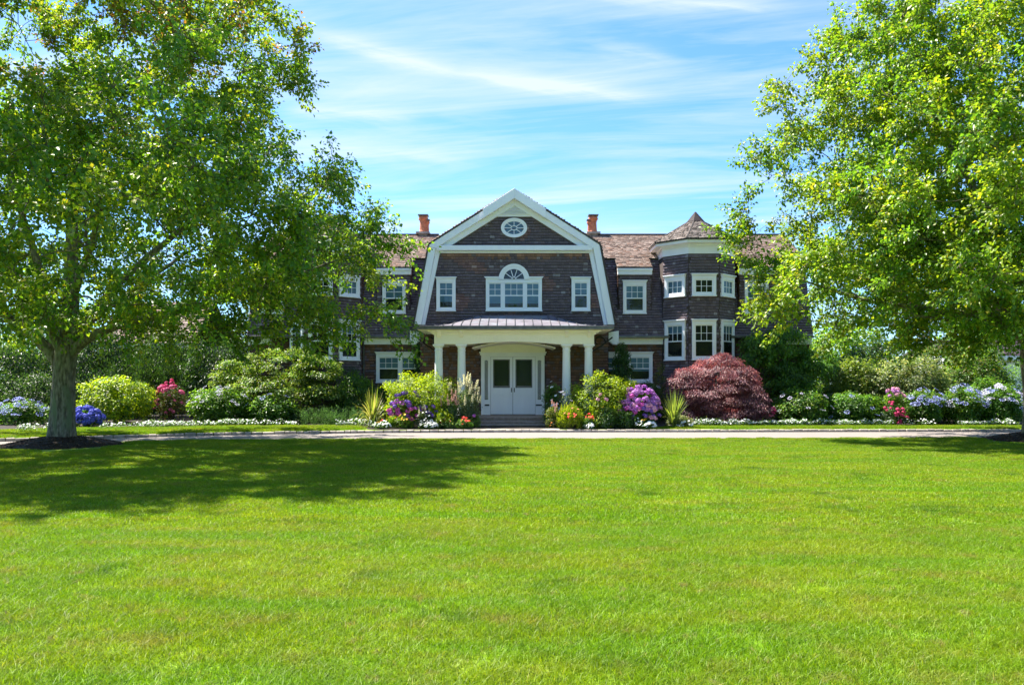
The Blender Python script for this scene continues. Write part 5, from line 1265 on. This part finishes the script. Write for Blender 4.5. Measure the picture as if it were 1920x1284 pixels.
shrub('mophead_hydrangea', 'purple and magenta hydrangea in front of the left lime mound', 'shrub', 728, 800, 734, 30.75, ry=.42, n=2200, L_=.09, W_=.05, pal=GREEN, clumps=30, cr=.18, blooms=[('magenta', 20, .05, .55, .82, -165, -20), ('purple', 10, .3, .75, .8, -165, -20), ('violet', 12, .55, .98, .8, -165, -15)])
shrub('mophead_hydrangea', 'small violet blue hydrangea right of the magenta one', 'shrub', 784, 822, 744, 30.7, ry=.35, n=1200, L_=.08, W_=.045, pal=GREEN, clumps=20, cr=.15, blooms=[('violet', 11, .35, .7, .75, -160, -20)])
shrub('plume_shrub', 'tall shrub with cream flower plumes left of the door', 'shrub', 852, 902, 722, 31.0, ry=.5, n=4800, L_=.085, W_=.03, pal=GREY + [(.16, .22, .05, 2)], clumps=46, cr=.22, style='droop', blooms=[('plume', 22, .82, 1.04, 1.2, -180, 180), ('plume', 12, .45, .85, .9, -150, 10)])
shrub('plume_shrub', 'pale pink plumed plant before the second left column', 'shrub', 822, 864, 736, 30.9, ry=.4, n=2800, L_=.085, W_=.03, pal=LIMEDK + GREY, clumps=40, cr=.2, style='droop', blooms=[('plumepink', 14, .6, 1.0, .8, -160, -20), ('plume', 9, .85, 1.05, 1.0, -180, 180)])
shrub('leafy_plant', 'bright lime big leaf plant low in the left bed', 'plant', 812, 850, 764, 30.35, ry=.3, n=420, L_=.17, W_=.09, pal=LIME, clumps=18, cr=.16, style='droop', stems=3)
shrub('annual_clump', 'yellow marigolds below the magenta hydrangea', 'flowers', 736, 778, 778, 30.25, ry=.25, n=1600, L_=.07, W_=.02, pal=LIMEDK, clumps=24, cr=.14, blooms=[('yellow', 16, .6, 1.05, .9, -180, 0)], stems=0)
shrub('annual_clump', 'white and cream snapdragons between the purple and lime plants', 'flowers', 778, 812, 768, 30.3, ry=.25, n=1500, L_=.07, W_=.02, pal=GREY, clumps=24, cr=.14, blooms=[('plume', 9, .7, 1.0, .55, -180, 0), ('white', 6, .4, .9, .8, -160, -20)], stems=0)
shrub('annual_clump', 'red geraniums at the left corner of the steps', 'flowers', 852, 886, 784, 30.2, ry=.25, n=1500, L_=.07, W_=.03, pal=GREEN, clumps=24, cr=.13, blooms=[('red', 9, .45, 1.02, .8, -140, -30)], stems=0)
shrub('annual_clump', 'white impatiens mound in the middle of the left bed', 'flowers', 785, 822, 790, 30.15, ry=.25, n=1100, L_=.06, W_=.03, pal=GREEN, clumps=20, cr=.12, blooms=[('white', 34, .2, 1.0, .85, -180, 0)], stems=0)
shrub('annual_clump', 'white impatiens mound below the spiky grass', 'flowers', 700, 733, 790, 30.15, ry=.25, n=1000, L_=.06, W_=.03, pal=GREEN, clumps=20, cr=.12, blooms=[('white', 22, .2, 1.0, .85, -180, 0), ('red', 5, .8, 1.05, .8, -150, -30)], stems=0)
shrub('annual_clump', 'leafy green clump between white and red flowers', 'flowers', 820, 856, 786, 30.2, ry=.22, n=1500, L_=.07, W_=.025, pal=GREEN + GREY, clumps=20, cr=.12, blooms=[('red', 2, .6, 1, .8, -150, -30)], stems=0)
shrub('annual_clump', 'small grey leaved clump beside the bottom step', 'flowers', 880, 902, 776, 30.6, ry=.25, n=1500, L_=.08, W_=.025, pal=GREY + LIMEDK, clumps=20, cr=.13, blooms=[('purple', 2, .8, 1, .5, -150, -30)], stems=0)
shrub('annual_clump', 'thin grassy clump between spiky grass and marigolds', 'flowers', 722, 748, 782, 30.3, ry=.22, n=1200, L_=.10, W_=.02, pal=LIMEDK, clumps=16, cr=.12, style='feather', blooms=[('orange', 3, .7, 1.05, .8, -150, -30)], stems=0)

# climbers
shrub('climbing_vine', 'dark vine climbing the wall left of the porch', 'vine', 773, 800, 632, 35.4, ry=.3, n=2600, L_=.09, W_=.05, pal=DARK, clumps=40, cr=.16, style='droop', base=1.4)
shrub('small_tree', 'small dark leaved tree between the panes of the right double window', 'tree', 1144, 1188, 640, 34.4, ry=.5, n=3800, L_=.10, W_=.05, pal=DARK + [(.06, .12, .03, 2)], clumps=42, cr=.2, style='droop', base=1.2)

# ------------------------------------------------------------------ planting, right of the porch
shrub('rose_bush', 'dark rose bush with white blooms right of the door', 'shrub', 1014, 1056, 714, 31.4, ry=.45, n=3200, L_=.075, W_=.045, pal=DARK + GREEN, clumps=36, cr=.2, blooms=[('white', 8, .35, .98, 1.0, -165, -20)])
shrub('annual_clump', 'pale pink flowers at the foot of the rose bush', 'flowers', 1022, 1050, 758, 30.6, ry=.25, n=1100, L_=.07, W_=.025, pal=OLIVE, clumps=20, cr=.13, blooms=[('plumepink', 9, .5, 1.0, .6, -160, -20), ('orange', 2, .1, .3, .7, -150, -30)], stems=0)
shrub('grey_plant', 'silvery grey sage before the third column', 'plant', 1044, 1078, 728, 31.0, ry=.3, n=1500, L_=.07, W_=.02, pal=GREY + [(.25, .30, .26, 2)], clumps=24, cr=.15, style='feather', blooms=[('lacepale', 4, .5, .9, .6, -150, -30)])
shrub('lime_bush', 'lime green mound bush in front of the right porch columns', 'shrub', 1060, 1218, 692, 31.35, ry=1.15, n=12500, L_=.095, W_=.042, pal=LIME, clumps=100, cr=.26, style='round')
shrub('mophead_hydrangea', 'large hydrangea covered in lilac purple blooms right of the lime mound', 'shrub', 1160, 1237, 726, 30.9, ry=.6, n=2600, L_=.10, W_=.06, pal=GREEN, clumps=30, cr=.2, blooms=[('mauve', 40, .4, .98, .85, -178, -2), ('purple', 22, .35, 1.0, .85, -178, -2), ('violet', 12, .25, .6, .85, -120, -20), ('magenta', 10, .35, .8, .8, -170, -60), ('palepink', 12, .2, .6, .85, -170, -10), ('mauve', 14, .4, .95, .9, 0, 180)])
shrub('leafy_plant', 'lime leaved plant between mound and lilac hydrangea', 'plant', 1104, 1148, 742, 30.5, ry=.3, n=1700, L_=.11, W_=.05, pal=LIME, clumps=24, cr=.17, style='droop', blooms=[('palepink', 3, .8, 1.0, .6, -150, -30)])
shrub('daylily_clump', 'yellow green daylily clump with red flowers by the steps', 'plant', 1040, 1096, 760, 30.4, ry=.45, n=3800, L_=.13, W_=.018, pal=LIME + [(.26, .28, .06, 2)], clumps=34, cr=.18, style='feather', blooms=[('red', 3, .45, .65, .9, -100, -60), ('salmon', 5, .6, 1.0, .8, -160, -20)], stems=0)
shrub('annual_clump', 'red geraniums in front of the daylilies', 'flowers', 1090, 1118, 778, 30.3, ry=.24, n=1000, L_=.07, W_=.03, pal=GREEN, clumps=18, cr=.12, blooms=[('red', 8, .7, 1.02, .8, -150, -30)], stems=0)
shrub('annual_clump', 'white impatiens mound right of the steps', 'flowers', 1094, 1116, 794, 30.12, ry=.2, n=700, L_=.06, W_=.03, pal=GREEN, clumps=16, cr=.1, blooms=[('white', 20, .2, 1.0, .7, -180, 0)], stems=0)
shrub('grey_plant', 'grey green leafy plant below the lime mound', 'plant', 1114, 1160, 758, 30.4, ry=.35, n=3200, L_=.08, W_=.03, pal=GREY + GREEN, clumps=32, cr=.18, blooms=[('yellow', 4, .7, 1.0, .7, -170, -110)])
shrub('grey_plant', 'dark blue green foliage under the lilac hydrangea', 'plant', 1150, 1200, 768, 30.35, ry=.3, n=2600, L_=.08, W_=.035, pal=JUN + GREEN, clumps=28, cr=.16, blooms=[('white', 3, .2, .7, .9, -150, -30)])
shrub('annual_clump', 'white petunias and yellow pansies under the lilac hydrangea', 'flowers', 1190, 1230, 788, 30.2, ry=.22, n=1000, L_=.06, W_=.03, pal=GREEN, clumps=18, cr=.12, blooms=[('white', 16, .2, .9, 1.1, -180, 0), ('yellow', 4, .8, 1.05, .9, -150, -30)], stems=0)
spiky('spiky_grass_plant', 'upright spiky cordyline beside the lilac hydrangea', 'plant', 1224, 1300, 718, 30.9, 130, [(.14, .21, .05, 3), (.22, .28, .08, 2), (.10, .15, .05, 2)], stiff=.7, seed=8)
shrub('annual_clump', 'pale green bushy plant with white flowers before the red maple', 'flowers', 1246, 1302, 776, 31.2, ry=.35, n=2600, L_=.07, W_=.03, pal=VARIEG, clumps=28, cr=.17, blooms=[('white', 18, .0, .5, 1.0, -170, -10)], stems=0)
shrub('clipped_bush', 'small bush with yellow green top behind the cordyline', 'shrub', 1218, 1256, 678, 34.2, ry=.5, n=3200, L_=.06, W_=.03, pal=[(.16, .19, .03, 2), (.05, .10, .03, 3)], clumps=40, cr=.18)
shrub('leafy_bush', 'dark bush below the right double window', 'shrub', 1180, 1250, 708, 33.6, ry=.6, n=3600, L_=.07, W_=.035, pal=DARK, clumps=36, cr=.2, blooms=[('lacepale', 5, .75, 1.0, .8, -150, -30)])
shrub('japanese_maple', 'weeping red leaved maple in front of the turret', 'tree', 1246, 1424, 654, 32.9, ry=1.8, n=36000, L_=.105, W_=.030, pal=RED, clumps=110, cr=.40, style='cascade', mat='leaf_red', stems=9, lumpy=.13,
      lobes=[(1248, 1330, 684, 735, .1), (1295, 1400, 654, 715, .2), (1350, 1428, 676, 740, 0), (1262, 1360, 726, 790, -.15), (1330, 1440, 736, 795, -.1)])
shrub('japanese_maple_bough', 'low purple red bough of maple spreading to the right of the main one', 'shrub', 1390, 1446, 716, 32.6, ry=.9, n=7000, L_=.12, W_=.03, pal=RED, clumps=30, cr=.34, style='cascade', mat='leaf_red', stems=3)
shrub('magnolia_tree', 'loose big leaved small tree right of the turret', 'tree', 1382, 1562, 610, 34.6, ry=1.5, n=12000, L_=.16, W_=.065, pal=GREEN, clumps=80, cr=.42, style='droop', stems=16, base=.9,
      lobes=[(1376, 1450, 622, 690, -.3), (1420, 1520, 606, 670, .2), (1490, 1572, 640, 720, 0), (1440, 1530, 668, 740, -.4)])
shrub('pink_bush', 'low pink flowering plant right of the red maple', 'flowers', 1420, 1456, 758, 31.9, ry=.35, n=1500, L_=.06, W_=.03, pal=DARK, clumps=20, cr=.15, blooms=[('pink', 10, .4, 1.0, .5, -165, -15), ('rose', 6, .1, .8, .5, -165, -15)])
shrub('hydrangea_bush', 'bright green hydrangea mound right of the red maple', 'shrub', 1448, 1560, 722, 32.2, ry=1.0, n=8000, L_=.115, W_=.06, pal=GREEN + [(.15, .22, .02, 2.5)], clumps=66, cr=.28, blooms=[('lacepale', 8, .3, .9, .9, -170, -10)])
shrub('hydrangea_bush', 'mid green hydrangea mound before the variegated bushes', 'shrub', 1540, 1660, 730, 32.2, ry=.95, n=8000, L_=.115, W_=.06, pal=GREEN, clumps=60, cr=.28, blooms=[('lace', 7, .2, .9, .9, -170, -10)])
shrub('hedge_shrub', 'yellow green shrub behind the right beds left of the pale rhododendron', 'shrub', 1530, 1662, 664, 35.0, ry=1.2, n=11000, L_=.13, W_=.055, pal=YOLIVE, clumps=60, cr=.38, group=G_HEDGE)
shrub('hedge_shrub', 'tall dark shrub behind the yellow green one in the right bed', 'shrub', 1540, 1730, 626, 37.2, ry=1.3, n=11000, L_=.15, W_=.06, pal=HEDGE, clumps=80, cr=.6, group=G_HEDGE)
shrub('hedge_shrub', 'tall dark shrub rising behind the rhododendron', 'shrub', 1680, 1860, 632, 37.6, ry=1.3, n=11000, L_=.15, W_=.06, pal=DARK + OLIVE, clumps=80, cr=.6, group=G_HEDGE)
shrub('hedge_shrub', 'tall far shrub closing the right bed beside the outbuilding', 'shrub', 1770, 1885, 622, 39.4, ry=1.3, n=9000, L_=.16, W_=.07, pal=HEDGE + GREEN, clumps=70, cr=.6, group=G_HEDGE)
shrub('rhododendron', 'large grey green rhododendron with pale buds in the right bed', 'shrub', 1605, 1800, 657, 34.4, ry=1.4, n=14000, L_=.15, W_=.055, pal=VARIEG, clumps=80, cr=.34)
shrub('hedge_shrub', 'tall green and rust tinged shrub left of the right tree trunk', 'shrub', 1750, 1900, 642, 35.4, ry=1.4, n=13000, L_=.14, W_=.06, pal=GREEN + OLIVE, clumps=66, cr=.42, group=G_HEDGE)
shrub('hedge_shrub', 'shrub behind the right tree trunk at the frame edge', 'shrub', 1860, 2040, 662, 35.4, ry=1.4, n=7500, L_=.11, W_=.045, pal=GREEN, clumps=60, cr=.42, group=G_HEDGE)
shrub('leafy_bush', 'green bush above the blue flowers left of the right trunk', 'shrub', 1800, 1906, 702, 33.6, ry=.9, n=6500, L_=.11, W_=.06, pal=GREEN, clumps=50, cr=.3)
shrub('mophead_hydrangea', 'small hydrangea with pink purple balls in the right bed', 'shrub', 1652, 1700, 728, 31.9, ry=.4, n=2200, L_=.09, W_=.05, pal=GREEN + LIMEDK, clumps=28, cr=.2, blooms=[('palepink', 8, .75, 1.0, .7, -170, -10), ('mauve', 5, .7, 1.0, .7, -170, -10)])
shrub('pink_bush', 'deep rose flowering plant low in the right bed', 'flowers', 1652, 1702, 754, 31.5, ry=.35, n=1500, L_=.07, W_=.03, pal=DARK, clumps=22, cr=.16, blooms=[('rose', 13, .05, .7, .62, -110, -40), ('rose', 6, .6, .95, .5, -175, -120)])
shrub('hydrangea_bush', 'blue lacecap hydrangea right of the pink balls', 'shrub', 1690, 1775, 726, 32.2, ry=.8, n=6000, L_=.11, W_=.06, pal=GREEN + [(.16, .22, .03, 1.2)], clumps=50, cr=.26, blooms=[('lace', 34, .5, .98, 1.0, -172, -8)], group='lacecap hydrangeas')
shrub('hydrangea_bush', 'middle blue lacecap hydrangea of the right bed', 'shrub', 1758, 1845, 722, 32.2, ry=.8, n=6000, L_=.11, W_=.06, pal=GREEN + [(.16, .22, .03, 1.2)], clumps=50, cr=.26, blooms=[('lace', 30, .45, .98, 1.0, -172, -8), ('lacepale', 8, .4, .9, 1, -170, -10)], group='lacecap hydrangeas')
shrub('hydrangea_bush', 'pale blue lacecap hydrangea next to the right trunk', 'shrub', 1828, 1920, 722, 32.3, ry=.8, n=6000, L_=.11, W_=.06, pal=GREEN, clumps=50, cr=.26, blooms=[('lacepale', 24, .5, .98, 1.1, -172, -8), ('lace', 12, .3, .9, 1, -170, -10)], group='lacecap hydrangeas')

# ------------------------------------------------------------------ white bedding borders (past counting)
def border(name, spans, label, dens=1.0):
    V = []; T = []; C = []; LPp = []; base0 = None
    pts = []
    for (a, b, den) in spans:
        n = int((b - a) * den * dens * 1.6)
        for _ in range(n):
            px = rng.uniform(a, b); x = PX(px, 32.0); y = float(BEDF(x)) + .06 + abs(rng.normal()) * .12; x = PX(px, y)
            clump = .5 + .5 * math.sin(px * .13 + math.sin(px * .05) * 3)
            pts.append((x, y, float(gz(x, y)) + .09 + rng.uniform(0, .19) * (.5 + .6 * clump)))
    pts = np.array(pts); n = len(pts)
    for k in range(n):
        c0 = pts[k]; N_ = nrm(np.array([rng.normal() * .4, -.35 + rng.normal() * .35, 1.0])); a = nrm(np.cross(N_, [1, .2, 0])); b = np.cross(N_, a); r = rng.uniform(.026, .042); cc = np.array([.84, .86, .90]) * rng.uniform(.85, 1.05)
        for j in range(5):
            t = 1.2566 * j + k; d = a * math.cos(t) + b * math.sin(t); s_ = -a * math.sin(t) + b * math.cos(t)
            i = len(V); V += [c0, c0 + d * r * .65 + s_ * r * .5, c0 + d * r * 1.05, c0 + d * r * .65 - s_ * r * .5]; T += [(i, i + 1, i + 2), (i, i + 2, i + 3)]; C += [cc] * 4
    o = link(name, np_mesh(name, V, T, col=np.array(C), mats=[M['petal']])); o['kind'] = 'stuff'; tag(o, label, 'flowers')
    nl = n * 7; p = pts[rng.integers(0, n, nl)] + rng.normal(size=(nl, 3)) * (.07, .07, .05); p[:, 2] -= .05
    v, t, c = leaves(p, rvec(nl), nrm(rvec(nl) * .6 + np.array([0, -.3, 1])), .05, .03, pick(GREEN, nl))
    o = link('bedding_leaves', np_mesh('bedding_leaves', v, t, col=c, mats=[M['leaf']])); o['kind'] = 'stuff'; tag(o, 'low green leaves among the ' + label, 'plants')
border('white_flower_border', [(35, 98, .5), (185, 262, .35), (262, 350, 1.3), (350, 556, .75), (628, 712, .9)], 'white bedding flowers edging the left flower bed')
border('white_flower_border', [(1262, 1300, .7), (1300, 1420, 1.2), (1420, 1675, 1.8), (1675, 1760, .35), (1795, 1905, 1.3)], 'white bedding flowers edging the right flower bed')

# ------------------------------------------------------------------ outbuildings and far trees
def outbuilding(x, y, w, d, h, rh, label, wallmat, pal, wts):
    off = (x, y, 0); root = empty('outbuilding', off, label, 'building')
    m = MB(off); m.box(x - w / 2, x + w / 2, y, y + d, 0, h); m.build('wall', M[wallmat], root)
    rf = MB(off); rf.slab([(x - w / 2 - .3, y - .4, h - .1), (x + w / 2 + .3, y - .4, h - .1), (x + w / 2 + .3, y + d / 2, h + rh), (x - w / 2 - .3, y + d / 2, h + rh)], .1)
    rf.slab([(x - w / 2 - .3, y + d / 2, h + rh), (x + w / 2 + .3, y + d / 2, h + rh), (x + w / 2 + .3, y + d + .4, h - .1), (x - w / 2 - .3, y + d + .4, h - .1)], .1); r_ = rf.build('roof', M['roofboard'], root)
    Ls = math.hypot(d / 2 + .4, rh + .1)
    shingles('roof_shingles', (0, y - .4, h - .09), (1, 0, 0), (0, d / 2 + .4, rh + .1), [(x - w / 2 - .3, 0), (x + w / 2 + .3, 0), (x + w / 2 + .3, Ls), (x - w / 2 - .3, Ls)], r_, pal, wts, .17, .2, off=off, seed=5)
    m = MB(off); m.box(x - w / 2 - .3, x + w / 2 + .3, y - .46, y - .41, h - .32, h - .08); m.build('eave_board', M['white'], root)
outbuilding(-19.2, 42, 4.5, 6, 4.0, 2.4, 'low outbuilding with pinkish shingle roof behind the left hedge', 'wallboard', SH_ROOF, SH_R)
outbuilding(27.0, 42, 7, 6, 3.35, .9, 'white low outbuilding behind the right hedge', 'white', SH_WALL, SH_W)
G_FAR = 'trees beyond the house'
FARL = ['taller broad tree far off behind the left hedge', 'far broad tree nearest the left end of the house roof', 'far tree between the outbuilding and the left frame edge', 'far tree glimpsed left of the left trunk', 'tall far tree behind the white outbuilding', 'far tree behind the right tree trunk', 'far tree nearest the right end of the house', 'far tree just past the right trunk', 'outermost far tree at the left edge of the frame']
for i, (x, y, w, h) in enumerate([(-34, 60, 8, 9), (-25, 66, 8, 8), (-41, 52, 8, 8), (-47, 45, 7, 7), (36, 60, 8, 9), (44, 52, 8, 9), (28, 68, 8, 8), (52, 44, 8, 8), (-54, 38, 7, 7)]):
    px = 960 + x / y * F; hw_ = w / 2 / y * F * 1.1
    side = 'left' if x < 0 else 'right'
    shrub('broadleaf_tree', FARL[i], 'tree', px - hw_, px + hw_, HOR - (h - EYE) / y * F, y, n=5200, L_=.42, W_=.26, pal=TREE_G, clumps=60, cr=1.1, base=0, stems=6, group=G_FAR + ' ' + side)

# the wood across the lawn behind the viewer: it shows in the door and lower window glass
rng = np.random.default_rng(321)
n = 26000; ang = rng.uniform(-2.4, 2.4, n); rad_ = rng.uniform(0, 1, n)
xx = ang * 38; top = 11 + 3 * np.sin(xx * .19) + 2.2 * np.sin(xx * .47 + 1) + 1.2 * np.sin(xx * 1.1)
pp = np.stack([xx, -62 + 5 * np.sin(xx * .05) + rng.normal(size=n) * 2.5, top * rng.random(n) ** .8], 1)
v, t, c = leaves(pp, rvec(n), rvec(n), rng.uniform(.8, 1.5, n), rng.uniform(.6, 1.0, n), pick(TREE_G, n))
o = link('woodland', np_mesh('woodland', v, t, col=c, mats=[M['leaf']])); o['kind'] = 'stuff'; tag(o, 'far wood mirrored in the glass of the front doors', 'woodland')
